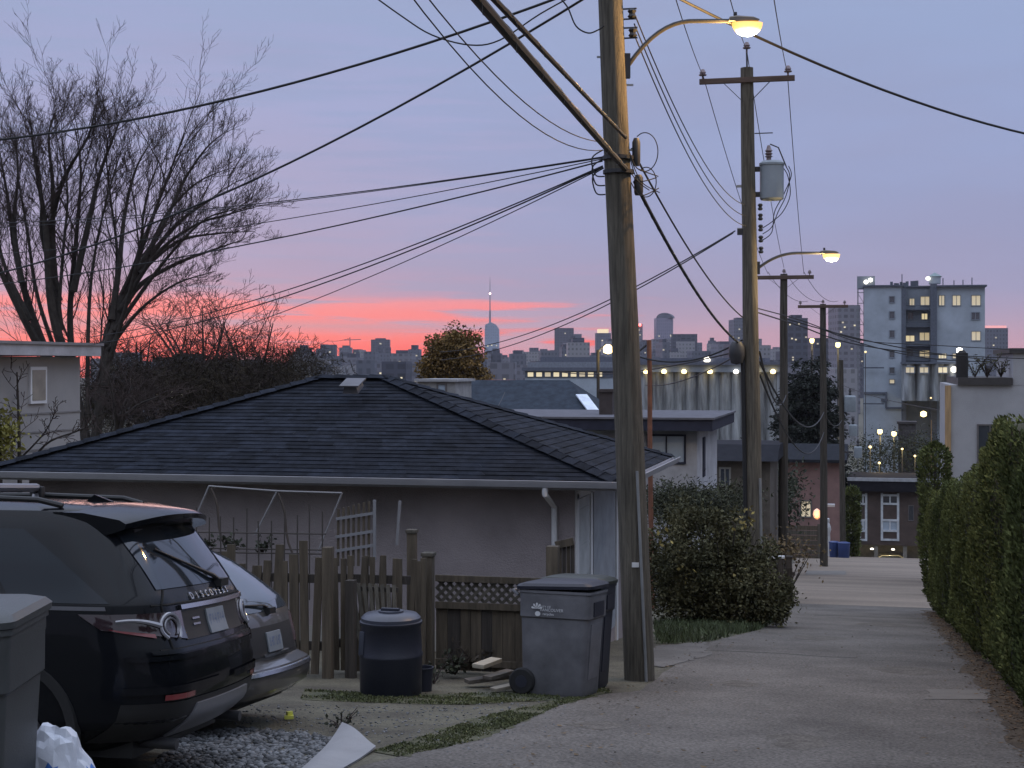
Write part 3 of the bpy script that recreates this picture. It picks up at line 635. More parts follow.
# lower round bins in front
x0, x1, z0, z1 = rect_y(902, 364, 958, 366, Ym-6); m = MB(); n = 4; w = (x1-x0)/n; vs = []
for i in range(n*8+1):
    u = i/8; k = u-math.floor(u); vs.append((x0+w*u, Ym-6-abs(math.sin(math.pi*k))*1.4))
m.prism(vs+[(x1, Ym-.5), (x0, Ym-.5)], onY(920, 400, Ym).z, z1, 'Z'); m.build('silo_bin', SILO, mill)
m = MB(); m.bb(x0-.2, x1+.2, Ym-7.5, Ym-.5, z1+.02, z1+.35); m.build('bin_roof', MILLD, mill)
for a, b, p in ((905, 915, LITD), (919, 929, LITD), (937.5, 948, LITW)):
    u0, u1, v0, v1 = rect_y(a, 366.5, b, 373.5, Ym-7.6); win_y(mill, u0, u1, v0, v1, Ym-7.6, MILLG, p, .15, 1, .1)
for px, py in ((954, 369.5), (923.5, 414), (959.5, 350.5)):
    q = onY(px, py, Ym-8.2 if py != 414 else Ym-4); m = MB(); m.lathe([(.1, -.5), (.5, -.3), (.5, .3), (.1, .5)], q, 8); m.build('wall_lamp', LAMPW if px > 940 else LAMPY, mill)
lamp(onY(923.5, 416, Ym-5.5), (1, .72, .25), 60, .3)
m = MB()
for a, b, py in ((864, 886, 392), (886, 903, 407), (881, 888, 399)): x0, x1, z0, z1 = rect_y(a, py, b, py+2.2, Ym-.3); m = MB(); m.bb(x0, x1, Ym-.35, Ym, z0, z1); m.build('pipe_run', MILLD, mill)
x0, x1, z0, z1 = rect_y(885.2, 392, 887.2, 408, Ym-.3); m = MB(); m.bb(x0, x1, Ym-.36, Ym-.01, z0, z1); m.build('pipe_run', MILLD, mill)
for py in (367, 403): x0, x1, z0, z1 = rect_y(863, py, 884, py+1.5, Ym-1.2); m = MB(); m.bb(x0, x1, Ym-1.2, Ym-.9, z0, z1); m.build('canopy_slab', MILLD, mill)
m = MB()
for i in range(9):
    px = 892+i*3.2+random.uniform(-1, 1); q = onY(px, 286, Ym+3); m = MB(); m.bb(q.x-.25, q.x+.25, Ym+3, Ym+3.5, q.z-.3, q.z+random.uniform(.4, 1.2)); m.build('roof_plant', MILLD, mill)
for px, hh in ((902, 2.1), (943, 1.4), (954, 1.0), (963, 1.1), (972, 1.5)): q = onY(px, 286, Ym+3); m = MB(); m.bb(q.x-.08, q.x+.08, Ym+3, Ym+3.2, q.z-.3, q.z+hh); m.build('roof_pipe', MILLD, mill)

# ================================================================== far city
def tower_mat(name, col, wx=3.2, wz=3.4, contrast=.55, lit=.0):
    if name in MATS: return MATS[name]
    m = M(name, col, .7, var=.12, scale=.05); t = m.node_tree; n = t.nodes; l = t.links; b = n['Principled BSDF']
    tc = n.new('ShaderNodeTexCoord'); sp = n.new('ShaderNodeSeparateXYZ'); l.new(tc.outputs['Object'], sp.inputs[0])
    ad = n.new('ShaderNodeMath'); ad.operation = 'ADD'; l.new(sp.outputs[0], ad.inputs[0]); l.new(sp.outputs[1], ad.inputs[1])
    cb = n.new('ShaderNodeCombineXYZ'); l.new(ad.outputs[0], cb.inputs[0]); l.new(sp.outputs[2], cb.inputs[1])
    br = n.new('ShaderNodeTexBrick'); br.offset = 0; br.inputs['Scale'].default_value = 1; br.inputs['Brick Width'].default_value = wx; br.inputs['Row Height'].default_value = wz
    br.inputs['Mortar Size'].default_value = .9; br.inputs['Mortar Smooth'].default_value = .2; br.inputs['Color1'].default_value = (*[c*(1-contrast) for c in col], 1); br.inputs['Color2'].default_value = (*[c*(1-contrast*.4) for c in col], 1); br.inputs['Mortar'].default_value = (*col, 1)
    l.new(cb.outputs[0], br.inputs['Vector']); l.new(br.outputs['Color'], b.inputs['Base Color']); return m
TM = [tower_mat('tower_slate', (.12, .13, .17)), tower_mat('tower_grey', (.18, .18, .22), 4, 3.2), tower_mat('tower_dark', (.065, .07, .10), 5, 3.6), tower_mat('tower_pale', (.27, .27, .30), 3, 3)]
def tower(name, label, px0, px1, py, D, mt, depth=24, group=None, roof=None, bevel=None, zb=-26):
    a, b = P(px0, py, D), P(px1, py, D); t = thing(name, label, 'tower' if name != 'low_block' else 'building', ((a.x+b.x)/2, (a.y+b.y)/2+depth/2, zb), group)
    m = MB(); c = ((a+b)/2); w = (b-a).length; rot = YAW+random.uniform(-.12, .12)
    cc = Vector((c.x-math.sin(YAW)*depth/2, c.y+math.cos(YAW)*depth/2, 0))
    m.box((cc.x, cc.y, (a.z+zb)/2), (w, depth, a.z-zb), rot); wl = m.build('wall', mt, t)
    rq = random.Random(int(px0*31+py*7)); ux = Vector((math.cos(rot), math.sin(rot), 0)); uy = Vector((-ux.y, ux.x, 0))
    for i in range(rq.randint(4, 8) if name != 'low_block' else rq.choice((0, 1, 2, 2, 3))):
        q = Vector((cc.x, cc.y, a.z-rq.uniform(3, min(45, 9+D*.018))))-uy*(depth/2+.15)+ux*w*rq.uniform(-.42, .42); k = D/1900; m = MB(); m.box(q, (1.5*k+.3, .2, 1.3*k+.2), rot); m.build('lit_window', rq.choice((LITW, LITD, LITD)), t)
    if roof:
        m = MB(); m.box((cc.x, cc.y, a.z+roof/2), (w*.55, depth*.55, roof), rot); m.build('roof_plant', TM[2], t)
    return t, a, b, cc
D = 2200
tower('city_tower', 'squat purple grey tower above the left end of the red sunset band', 296, 309, 348, 1500, TM[2], roof=3)
tower('city_tower', 'slim tower with pale side right of the squat one in the sunset', 321, 331.5, 347.5, D, TM[0], roof=3)
t_, a, b, cc = tower('city_tower', 'stepped block carrying a small crane in the red sunset', 339, 351, 347.5, D, TM[0], roof=3)
m = MB(); q = P(350, 345, D); m.bb(q.x-.5, q.x+.5, q.y-.5, q.y+.5, q.z-6, q.z+11); m.bar(q+Vector((-9, 0, 7)), q+Vector((16, 0, 8)), .9, .9); m.build('crane', TM[2], t_)
tower('city_tower', 'plain square topped tower standing alone in the pink sky', 371, 389, 339.5, D, TM[2], roof=2)
t_, a, b, cc = tower('spire_tower', 'pale blue tower with slanted top and tall lit mast', 485, 499, 329, D, tower_mat('tower_blue', (.30, .36, .48), 3, 4, .3), depth=20)
m = MB(); q = P(492, 329, D); u = Vector((CS, SN, 0)); w_ = 10.0; dd = Vector((-SN, CS, 0))*10
vs = []
for s_ in (0, 1):
    o_ = q+dd*(2*s_); vs += [o_-u*w_, o_+u*w_, o_+u*w_*.6+Vector((0, 0, 6)), o_-u*w_*.2+Vector((0, 0, 10)), o_-u*w_+Vector((0, 0, 6))]
m.add(vs, [(0, 1, 2, 3, 4), (9, 8, 7, 6, 5)]+[(i, (i+1) % 5, (i+1) % 5+5, i+5) for i in range(5)]); m.build('crown', tower_mat('tower_blue', (.3, .36, .48)), t_)
m = MB(); q = P(490, 326, D+8); m.tube([q, q+Vector((0, 0, 22)), q+Vector((0, 0, 22)), q+Vector((0, 0, 44)), q+Vector((0, 0, 70))], [1.6, 1.3, .9, .7, .25], 6); m.build('mast', M('mast_grey', (.24, .24, .30), .6), t_)
m = MB(); m.lathe([(.2, -1.5), (1.5, -.8), (1.5, .8), (.2, 1.5)], q+Vector((0, 0, 46.5)), 8); m.build('beacon', GLOW('beacon_pink', (1, .62, .55), 4), t_)
tower('city_tower', 'wide dark tower with stepped roof right of the mast tower', 555, 574, 328, D, TM[2], roof=None); 
tower('city_tower', 'lower shoulder block against the wide dark tower', 573, 582, 334, D+40, TM[0])
t_, a, b, cc = tower('city_tower', 'narrow tower with glowing yellow crown just left of the leaning pole', 596, 611, 333, 1900, TM[0])
m = MB(); m.box((cc.x, cc.y, a.z+2.5), (13, 15, 5), YAW); m.build('lit_crown', GLOW('crown_yellow', (1, .75, .35), .8), t_)
t_, a, b, cc = tower('city_tower', 'slender tower topped by a red light just right of the leaning pole', 636, 643, 324, 1900, TM[1])
m = MB(); q = P(640, 325, 1898); m.lathe([(.2, -2), (1.7, -1), (1.7, 1), (.2, 2)], q, 8); m.build('beacon', REDL, t_)
t_, a, b, cc = tower('city_tower', 'tallest tower with rounded top right of the leaning pole', 656, 673, 318, 1900, tower_mat('tower_purple', (.24, .23, .32), 3, 4, .45))
m = MB(); q = P(664.5, 318, 1900); vs = [(q.x+10.3*math.cos(t), q.z+6.5*math.sin(t)) for t in np.linspace(0, math.pi, 9)]; m.prism(vs, q.y+.3, q.y+20, 'Y'); m.build('crown', TM[0], t_)
tower('city_tower', 'broad dark slab block in front of the rounded tower', 673, 699, 334, 1500, TM[2], depth=30)
tower('city_tower', 'grey slab below the rounded tower with one lit floor', 653, 673, 339, 1600, TM[1], depth=30)
tower('city_tower', 'grey tower peeping from behind the second pole', 733, 750, 319.5, 1500, TM[0], roof=2)
tower('city_tower', 'dark office tower beside the third pole', 789, 809, 318, 900, TM[2], roof=2)
t_, a, b, cc = tower('city_tower', 'pale tower immediately left of the white mill', 838, 860, 305, 800, TM[1], roof=None)
t_, a, b, cc = tower('city_tower', 'hazy tower with pink lit rim right of the white mill', 985, 1008, 328, 1300, TM[0])
m = MB(); m.box((cc.x, cc.y, a.z+1), (18, 20, 2), YAW); m.build('lit_crown', GLOW('crown_pink', (1, .28, .26), .8), t_)
tower('city_tower', 'small block behind the pale tower by the fourth pole', 815, 838, 338, 850, TM[2])
# unbroken band of low blocks below the towers
rg = random.Random(11); px = 288; k = 0
while px < 880:
    w = rg.uniform(7, 22); top = rg.uniform(349, 360) if px < 560 else rg.uniform(341, 356)
    if 120 < px < 760 or px > 760:
        tower('low_block', 'low hazy building in the band along the city horizon', px, px+w, top, rg.uniform(900, 1400), rg.choice(TM), depth=rg.uniform(15, 30), group='low blocks along the city horizon', roof=rg.choice([None, 2, 3]))
    px += w*rg.uniform(.7, 1.05)
rg3 = random.Random(23); px = 300
while px < 870:
    w = rg3.uniform(3.5, 9)
    if rg3.random() < .62: tower('low_block', 'small narrow block breaking the top of the hazy city band', px, px+w, rg3.uniform(344, 355) if px < 560 else rg3.uniform(338, 350), rg3.uniform(1450, 1800), rg3.choice(TM[:3]), depth=rg3.uniform(12, 20), group='small narrow blocks along the city horizon', roof=rg3.choice([None, None, 3]))
    px += w*rg3.uniform(1.0, 1.9)
px = 90
while px < 296:
    w = rg.uniform(8, 26); tower('low_block', 'low dark building among bare trees at the left horizon', px, px+w, rg.uniform(352, 364), rg.uniform(500, 900), rg.choice(TM[:3]), depth=14, group='low blocks at the left horizon'); px += w*rg.uniform(.8, 1.3)
px = 288
while px < 860:
    w = rg.uniform(10, 30); tower('low_block', 'low roof in the hazy flats below the city', px, px+w, rg.uniform(360, 372), rg.uniform(420, 700), rg.choice(TM), depth=rg.uniform(12, 24), group='low roofs in the flats below the city'); px += w*rg.uniform(.9, 1.2)
# ================================================================== utility poles
POLEW = M('pole_wood', (.112, .098, .078), .92, var=.45, scale=5, bump=1.0, bscale=30, stretch=(6, 6, .35), detail=10, col2=(.175, .155, .122))
POLED = M('pole_grey', (.06, .052, .044), .95, var=.4, scale=3, stretch=(6, 6, .35), detail=8, col2=(.095, .085, .072), spec=.2)
POLER = M('pole_rust', (.16, .07, .045), .85, var=.3, scale=4, bump=.4)
ARMW = M('crossarm_wood', (.11, .075, .06), .9, var=.3, scale=4, stretch=(.5, 4, 4), bump=.4)
STEEL = M('galvanised', (.30, .31, .33), .5, metal=.5, var=.2)
DARKM = M('dark_metal', (.035, .035, .04), .55, var=.2)
PORC = M('porcelain', (.20, .15, .16), .35)
CAB = M('cable_black', (.012, .012, .014), .7, var=.1)
XFMR = M('transformer_paint', (.26, .30, .34), .55, var=.1, bump=.1)
GREYBOX = M('grey_box', (.21, .215, .22), .6)
def pole(name, label, top, base, r0, r1, mt=POLEW, cat='utility pole', group='utility poles along the lane'):
    """round timber pole between two world points (it may lean)"""
    t = thing(name, label, cat, tuple(base), group); top, base = Vector(top), Vector(base)
    k = 14; pts = []; rr = []
    for i in range(k+1):
        u = i/k; q = (base-Vector((0, 0, .4))).lerp(top, u); wob = .015*mnoise.noise(Vector((u*4, base.x, 1)))
        pts.append(q+Vector((wob, wob, 0))); rr.append((r0+(r1-r0)*u)*(1+.02*mnoise.noise(Vector((u*9, base.y, 4)))))
    m = MB(); m.tube(pts, rr, 18); m.build('shaft', mt, t, smooth=True); return t
def crossarm(t, c, half, w=.09, h=.11, ang=0, ins=(), pin=None, brace=True):
    u = Vector((math.cos(ang), math.sin(ang), 0)); c = Vector(c); m = MB(); m.bar(c-u*half, c+u*half, w, h); m.build('crossarm', ARMW, t, bevel=.008)
    if brace:
        for s in (-1, 1): m = MB(); m.bar(c+u*s*half*.48-Vector((0, 0, h*.5)), c+u*s*.1-Vector((0, 0, .42)), .035, .012); m.build('brace', DARKM, t)
    for s in ins: insulator(t, c+u*s*half+Vector((0, 0, h/2)))
    if pin is not None: insulator(t, pin)
def insulator(t, q, s=1.0):
    m = MB(); m.lathe([(.02*s, -.02), (.02*s, .06*s), (.075*s, .07*s), (.085*s, .09*s), (.05*s, .11*s), (.07*s, .13*s), (.06*s, .15*s), (.035*s, .2*s), (.0, .21*s)], q, 10); return m.build('insulator', PORC, t, smooth=True)
def street_lamp(label, pole_pt, tip_pt, rise, glow, watts, col, r=.028, head=1.0, lens_s=1.0, group='street lamps on the poles along the lane'):
    """bent tube arm from pole to lamp head"""
    a, b = Vector(pole_pt), Vector(tip_pt); t = thing('street_lamp', label, 'street lamp', tuple(a), group)
    u = (b-a); u.z = 0; ln = u.length; u.normalize(); H = b.z-a.z
    pts = []
    for i in range(15):
        s = i/14; xx = ln*s; zz = H*(1-(1-min(1, s/.62))**2.2) if s < .62 else H
        pts.append(a+u*xx+Vector((0, 0, zz)))
    m = MB(); m.tube(pts, r, 8); m.build('arm', DARKM, t, smooth=True)
    m = MB(); m.box(a+u*-.02, (.09, .09, .26), math.atan2(u.y, u.x)); m.build('bracket', DARKM, t)
    rot = Matrix.Rotation(math.atan2(u.y, u.x), 3, 'Z'); s = head
    m = MB(); prof = [(-.12, -.02), (-.10, .06), (.02, .08), (.30, .06), (.40, .015), (.38, -.01), (.02, -.03)]
    vs = []
    for k, yy in enumerate((-.10, -.075, .075, .10)):
        f = .7 if k in (0, 3) else 1
        vs.append([b+rot @ Vector((p*s, yy*s, zz*f*s)) for p, zz in prof])
    n = len(prof); allv = [q for r_ in vs for q in r_]
    fs = [(k*n+i, k*n+(i+1) % n, (k+1)*n+(i+1) % n, (k+1)*n+i) for k in range(3) for i in range(n)]+[tuple(range(n)), tuple(range(4*n-1, 3*n-1, -1))]
    m.add(allv, fs); m.build('lamp_head', M('lamp_housing', (.17, .15, .13), .6), t, smooth=True)
    m = MB(); m.box(b+rot @ Vector((.0, 0, .115*s)), (.06*s, .06*s, .07*s)); m.build('photocell', DARKM, t, bevel=.01)
    m = MB(); bm_ = []
    cc = b+rot @ Vector((.2*s, 0, -.03*s))
    rows = []
    for i in range(6):
        th = math.pi/2*i/5; rows.append([cc+rot @ Vector((.17*s*math.cos(th)*math.cos(p), .085*s*math.cos(th)*math.sin(p), 0))*lens_s+Vector((0, 0, -.15*s*lens_s*math.sin(th))) for p in np.linspace(0, 2*math.pi, 15)])
    m.grid(rows); m.build('lens', glow, t, smooth=True)
    o = lamp(cc+Vector((0, 0, -.42*s)), col, watts, .06); return t
def gpt(px, Y): p = onY(px, 500, Y); return Vector((p.x, Y, gh(Y)))
SODIUM = (1.0, .58, .20)
# --- the near leaning pole
base1 = G(641, 680); d1 = base1.y*CS-base1.x*SN; top1 = P(611, 0, d1); top1 = base1+(top1-base1)*1.55
p1 = pole('utility_pole', 'thick weathered pole leaning left beside the grey wheeled bin', top1, base1, .168, .112)
def on1(py, dx=0): u = (py-680)/(-680.0); q = base1.lerp(P(611, 0, d1), u); return q+Vector((CS, SN, 0))*dx
for py in (14, 33):   # spool insulators and brackets
    q = on1(py, .17); m = MB(); m.lathe([(.03, -.05), (.05, -.03), (.03, 0), (.05, .03), (.03, .05)], q+Vector((.05, 0, 0)), 10); m.bar(q+Vector((-.05, 0, .055)), q+Vector((.1, 0, .055)), .03, .012); m.bar(q+Vector((-.05, 0, -.055)), q+Vector((.1, 0, -.055)), .03, .012); m.build('spool_insulator', DARKM, p1)
cd = MB(); cd.tube([on1(py, .085)-Vector((0, .185, 0)) for py in (470, 520, 580, 640, 678)], .016, 8); cd.build('ground_conduit', GREYBOX, p1, smooth=True)
tg = MB(); tg.box(on1(563, .02)-Vector((0, .165, 0)), (.075, .015, .05), YAW); tg.build('tag_plate', M('tag_white', (.6, .6, .6), .5), p1)
for py in (158, 172): m = MB(); q = on1(py); m.lathe([(.150, -.02), (.170, -.02), (.170, .02), (.150, .02)], q, 20); m.build('band', DARKM, p1)
for py, dx in ((57, -.17), (85, .2), (150, .17)): m = MB(); q = on1(py); m.bar(q-Vector((CS, SN, 0))*(.18 if dx < 0 else -.05), q+Vector((CS, SN, 0))*(.05 if dx < 0 else .2), .02, .02); m.build('through_bolt', STEEL, p1)
# splice closures and terminal block on the right of the near pole
for py, dx, h, r in ((152, .20, .30, .045), (185, .21, .22, .05)):
    q = on1(py, dx); m = MB(); m.lathe([(.0, -h/2), (r*.8, -h/2), (r, -h*.35), (r, h*.35), (r*.6, h/2), (0, h/2)], q, 12); m.build('splice_case', DARKM, p1, smooth=True)
street_lamp('lit orange street lamp on a curved arm from the near leaning pole', on1(66, .15), on1(21, 1.33), .4, GLOW('lamp_sodium', (1.0, .48, .08), 1.65), 300, SODIUM, r=.024, head=.64, lens_s=1.55)
# --- second pole with transformer
Y2 = onY(755, 500, 32).y; base2 = gpt(755, Y2); top2 = onY(747, 68, Y2)
p2 = pole('utility_pole', 'tall pole with crossarm and grey transformer beyond the leaf shrub', top2, base2, .20, .13)
def on2(py, dx=0): q = onY(747+8*(py-68)/432, py, Y2); return q+Vector((CS, SN, 0))*dx
crossarm(p2, on2(81)+Vector((0, -.12, 0)), .97, ins=(-.93, .86))
q = on2(52); m = MB(); m.tube([on2(70), q], .02, 6); m.build('ridge_pin', DARKM, p2)
insulator(p2, q)
xf = thing('transformer', 'grey can transformer bracketed high on the second pole', 'transformer', tuple(on2(181, .46)))
q = on2(200, .46); hh = (on2(163).z-on2(200).z)
m = MB(); m.lathe([(.0, 0), (.22, 0), (.245, .03), (.245, hh-.06), (.26, hh-.05), (.26, hh-.01), (.2, hh+.04), (0, hh+.06)], q, 24); m.build('tank', XFMR, xf, smooth=True)
m = MB(); m.lathe([(.05, 0), (.05, .08), (.085, .1), (.05, .13), (.085, .16), (.05, .19), (.08, .22), (.05, .26), (.03, .33), (0, .34)], q+Vector((-.06, -.02, hh+.03)), 12); m.build('bushing', PORC, xf, smooth=True)
for zz in (.12, hh-.12): m = MB(); m.bar(q+Vector((-.24, 0, zz)), q+Vector((-.36, 0, zz)), .08, .1); m.build('hanger', DARKM, xf)
m = MB(); m.tube([q+Vector((-.02, -.2, hh+.36)), q+Vector((.14, -.1, hh+.3)), q+Vector((.30, -.1, hh-.1))], .015, 5); m.bar(q+Vector((-.35, 0, hh+.62)), q+Vector((.02, 0, hh+.62)), .02, .02); m.build('surge_arrester', DARKM, xf)
for py in (207, 217, 228, 239, 250): 
    q = on2(py, .22); m = MB(); m.lathe([(.03, -.07), (.055, -.04), (.03, 0), (.055, .04), (.03, .07)], q, 8); m.build('spool_insulator', DARKM, p2)
for py in (186, 229): m = MB(); q = on2(py); m.bar(q+Vector((-.26, 0, 0)), q+Vector((-.12, 0, 0)), .05, .05); m.build('through_bolt', STEEL, p2)
m = MB(); q = on2(352); m.lathe([(.0, -.26), (.12, -.23), (.165, -.08), (.16, .11), (.10, .21), (0, .23)], q+Vector((-.30, -.2, 0)), 14); m.build('cable_loop_case', DARKM, p2, smooth=True)
cd = MB(); cd.tube([on2(py, -.19)-Vector((0, .10, 0)) for py in (360, 400, 450, 520, 560)], .045, 8); cd.build('riser_conduit', CAB, p2, smooth=True)
cd = MB(); cd.tube([on2(py, .12)-Vector((0, .14, 0)) for py in (478, 520, 575)], .03, 8); cd.build('ground_conduit', GREYBOX, p2, smooth=True)
street_lamp('lit yellow street lamp on the arm of the transformer pole', on2(268, .16), on2(253, 1.52), .4, GLOW('lamp_amber', (1.0, .60, .17), 1.5), 240, (1.0, .7, .32), r=.03, head=.72, lens_s=1.5)
# --- third and fourth poles
Y3 = 61.5; base3 = gpt(783, Y3); top3 = onY(784, 274, Y3)
p3 = pole('utility_pole', 'dark crossarm pole standing just behind the lit yellow lamp', top3, base3, .20, .14, POLED)
crossarm(p3, top3-Vector((0, .14, .14)), 1.16, w=.12, h=.15, ins=(-.9, .86), pin=top3)
Y4 = 74; base4 = gpt(824, Y4); top4 = onY(823, 304, Y4)
p4 = pole('utility_pole', 'lower crossarm pole in front of the dark conifer', top4, base4, .19, .14, POLED)
crossarm(p4, top4-Vector((0, .14, .12)), 1.16, w=.12, h=.14, ins=(-.9, .86), pin=top4)
Y5 = 96; base5 = gpt(843, Y5); top5 = onY(841, 360, Y5)
p5 = pole('utility_pole', 'far pole hung with three small transformers above the blue bins', top5, base5, .19, .14, POLED)
for px, py in ((850, 412), (853, 436), (858, 458)):
    q = onY(px, py, Y5); x_ = thing('transformer', {412: 'upper of the three small transformers on the far pole', 436: 'middle of the three small transformers on the far pole', 458: 'lowest of the three small transformers on the far pole'}[py], 'transformer', tuple(q), 'small transformers on the far pole')
    s = 1 if py == 412 else .7
    m = MB(); m.lathe([(.0, 0), (.33*s, 0), (.36*s, .05), (.36*s, .92*s), (.3*s, 1.0*s), (0, 1.02*s)], q, 14); m.build('tank', XFMR, x_, smooth=True)
    m = MB(); m.lathe([(.07, 0), (.1, .1), (.06, .2), (.1, .3), (.04, .45), (0, .46)], q+Vector((0, 0, 1.0*s)), 8); m.build('bushing', DARKM, x_)
    m = MB(); m.bar(q+Vector((-.3, 0, .5*s)), Vector((base5.x, Y5, q.z+.5*s)), .1, .12); m.build('hanger', DARKM, x_)
# red pipe mast behind the near pole and the small lamp post to its left
pr = pole('rusty_mast', 'thin rusty service mast right behind the leaning pole', onY(649, 340, 33), gpt(652, 33), .055, .05, POLER, 'service mast', None)
m = MB(); q = onY(649, 345, 33); m.tube([q+Vector((-.06, 0, 0)), q+Vector((-.2, 0, -.12)), q+Vector((-.3, 0, -.1))], .025, 6); m.build('weatherhead', DARKM, pr)
Yq = 88; pq = pole('lamp_post', 'short dark lamp post seen left of the leaning pole', onY(598, 350, Yq), gpt(598, Yq), .11, .09, M('pole_dark', (.035, .032, .032), .9), 'lamp post', None)
q = onY(608, 349, Yq); m = MB(); m.tube([onY(598, 352, Yq), onY(602, 347, Yq), q], .05, 6); m.build('arm', DARKM, pq)
m = MB(); m.lathe([(.05, -.28), (.26, -.2), (.28, .1), (.1, .26)], q, 10); m.build('lamp_bulb', LAMPY, pq, smooth=True); lamp(q+Vector((0, -.5, -.5)), (1, .75, .3), 60, .2)
# lamps beyond the fourth pole
for px, py, label, mt, Yl in ((838, 345, 'greenish yellow yard lamp glowing right of the fourth pole', GLOW('lamp_lime', (1, .85, .25), 6), 150), (812, 341, 'warm yard lamp glowing left of the fourth pole', LAMPY, 155), (880, 432, 'bright yard lamp left in the yard below the mill', LAMPY, 150), (894, 434, 'bright yard lamp right in the yard below the mill', LAMPY, 150), (908, 431, 'pale yard lamp beside the dark chimney below the mill', LAMPW, 155), (178, 393, 'white yard lamp shining through the bare bushes', LAMPW, 130), (248, 405, 'small pale lamp low in the bare bushes', LAMPW, 120)):
    q = onY(px, py, Yl); t_ = thing('yard_lamp', label, 'lamp post', (q.x, Yl, gh(Yl)), 'yard lamps in the distance')
    m = MB(); m.tube([(q.x, Yl, gh(Yl)-.3), (q.x, Yl, q.z)], .09, 6); m.build('post', DARKM, t_)
    k = .42 if px != 178 else 1.3
    m = MB(); m.lathe([(.1, -.5*k), (.45*k, -.3*k), (.5*k, .2*k), (.2, .5*k)], q, 10); m.build('lamp_bulb', mt, t_, smooth=True)
    lamp(q+Vector((0, -1.2, -.4)), (1, .78, .35), 260, .3)

rgl = random.Random(8)
for px, py in ((866, 352), (871, 447), (903, 449), (914, 456), (879, 463), (931, 398)):
    Yl = 134 if py > 430 else 200; q = onY(px+rgl.uniform(-1, 1), py, Yl); t_ = thing('small_lamp', 'small yellow lamp among the brush and sheds below the mill', 'lamp post', (q.x, Yl, gh(Yl)), 'small lamps below the mill')
    m = MB(); m.tube([(q.x, Yl, gh(Yl)-.3), (q.x, Yl, q.z)], .05, 5); m.build('post', DARKM, t_)
    m = MB(); k = rgl.uniform(.16, .28); m.lathe([(.1*k, -.5*k), (.5*k, -.2*k), (.5*k, .3*k), (.1*k, .5*k)], q, 8); m.build('lamp_bulb', GLOW('lamp_small', (1, .7, .25), 1.6), t_)
    if py > 430: lamp(q+Vector((0, -.8, -.2)), (1, .75, .3), 60, .2)
# ================================================================== overhead cables
def sagc(a, b, sag, n=22):
    a, b = Vector(a), Vector(b); return [a.lerp(b, i/n)-Vector((0, 0, sag*4*(i/n)*(1-i/n))) for i in range(n+1)]
def spline(p, k=5):
    p = [Vector(q) for q in p]; out = []
    for i in range(len(p)-1):
        a, b, c_, d = p[max(0, i-1)], p[i], p[i+1], p[min(len(p)-1, i+2)]
        for s in range(k):
            u = s/k; out.append(.5*((2*b)+(c_-a)*u+(2*a-5*b+4*c_-d)*u*u+(3*b-a-3*c_+d)*u**3))
    return out+[p[-1]]
def cable(label, a, b, sag=.2, r=.012, name='overhead_cable', pts=None, group='overhead cables'):
    m = MB(); m.tube(spline(pts) if pts else sagc(a, b, sag), r, 6); o = m.build(name, CAB, smooth=True); return tag(o, label, 'cable', group)
def ext(a, b, k):
    a, b = Vector(a), Vector(b); return a+(b-a)*k
def extc(label, a, b, s, r, k, *rest, group='overhead cables'):
    '''the same parabola through a and b, carried on to k times the span'''
    return cable(label, a, ext(a, b, k)+Vector((0, 0, 4*s*k*(k-1))), s*k*k, r, *rest, group=group)
def lashed(label, a, b, sag, r, group='overhead cables'):
    """trunk cable with its lashing wire and bulges"""
    p = sagc(a, b, sag, 40); m = MB(); m.tube(p, [r*(1+.10*mnoise.noise(Vector((i*.8, r*99, 0)))) for i in range(41)], 8); o = m.build('trunk_cable', CAB, smooth=True); tag(o, label, 'cable', group)
    w = MB(); hp = []
    for i in range(40*8):
        u = i/320; k = u*40; j = min(39, int(k)); q = p[j].lerp(p[j+1], k-j); a_ = u*160; hp.append(q+Vector((math.cos(a_)*r*1.15, 0, math.sin(a_)*r*1.03)))
    w.tube(hp, .0016, 3); w.build('lashing_wire', STEEL, o); return o
a1 = on1(160, -.16); far_l = lambda px, py, d: P(px, py, d)
lashed('thick black trunk cable running over the camera to the leaning pole', on1(171, .10)-Vector((0, .19, 0)), ext(on1(171, .10), P(380, -130, 5.6), 2.6), .05, .030)
lashed('second thinner trunk cable above the thick one at the leaning pole', on1(140, .12)-Vector((0, .18, 0)), ext(on1(140, .12), P(384, -126, 5.7), 2.6), .03, .018)
pA = on1(135, .16); pB = on1(182, .17)
lashed('thick trunk cable from the leaning pole down to the second pole', pB, on2(342, -.28)-Vector((0, .2, 0)), .22, .021)
cable('thinner cable above the trunk cable between the two nearest poles', pA+Vector((0, 0, -.15)), on2(318, -.16)-Vector((0, .12, 0)), .22, .013)
cable('cable from the leaning pole wrapping past the second pole to the right', on1(140, .16), onX(1060, 352, 6.5), .5, .012, pts=[on2(308, .1), onY(800, 320, 36.5), onY(860, 340, 39), onY(930, 345, 42), onY(1060, 352, 46)])
cable('lower cable from the second pole toward the right edge', on2(316, .1), None, 0, .015, pts=[on2(312, .1), onY(800, 326, 36.5), onY(850, 343, 39), onY(930, 354, 42), onY(1060, 360, 46)])
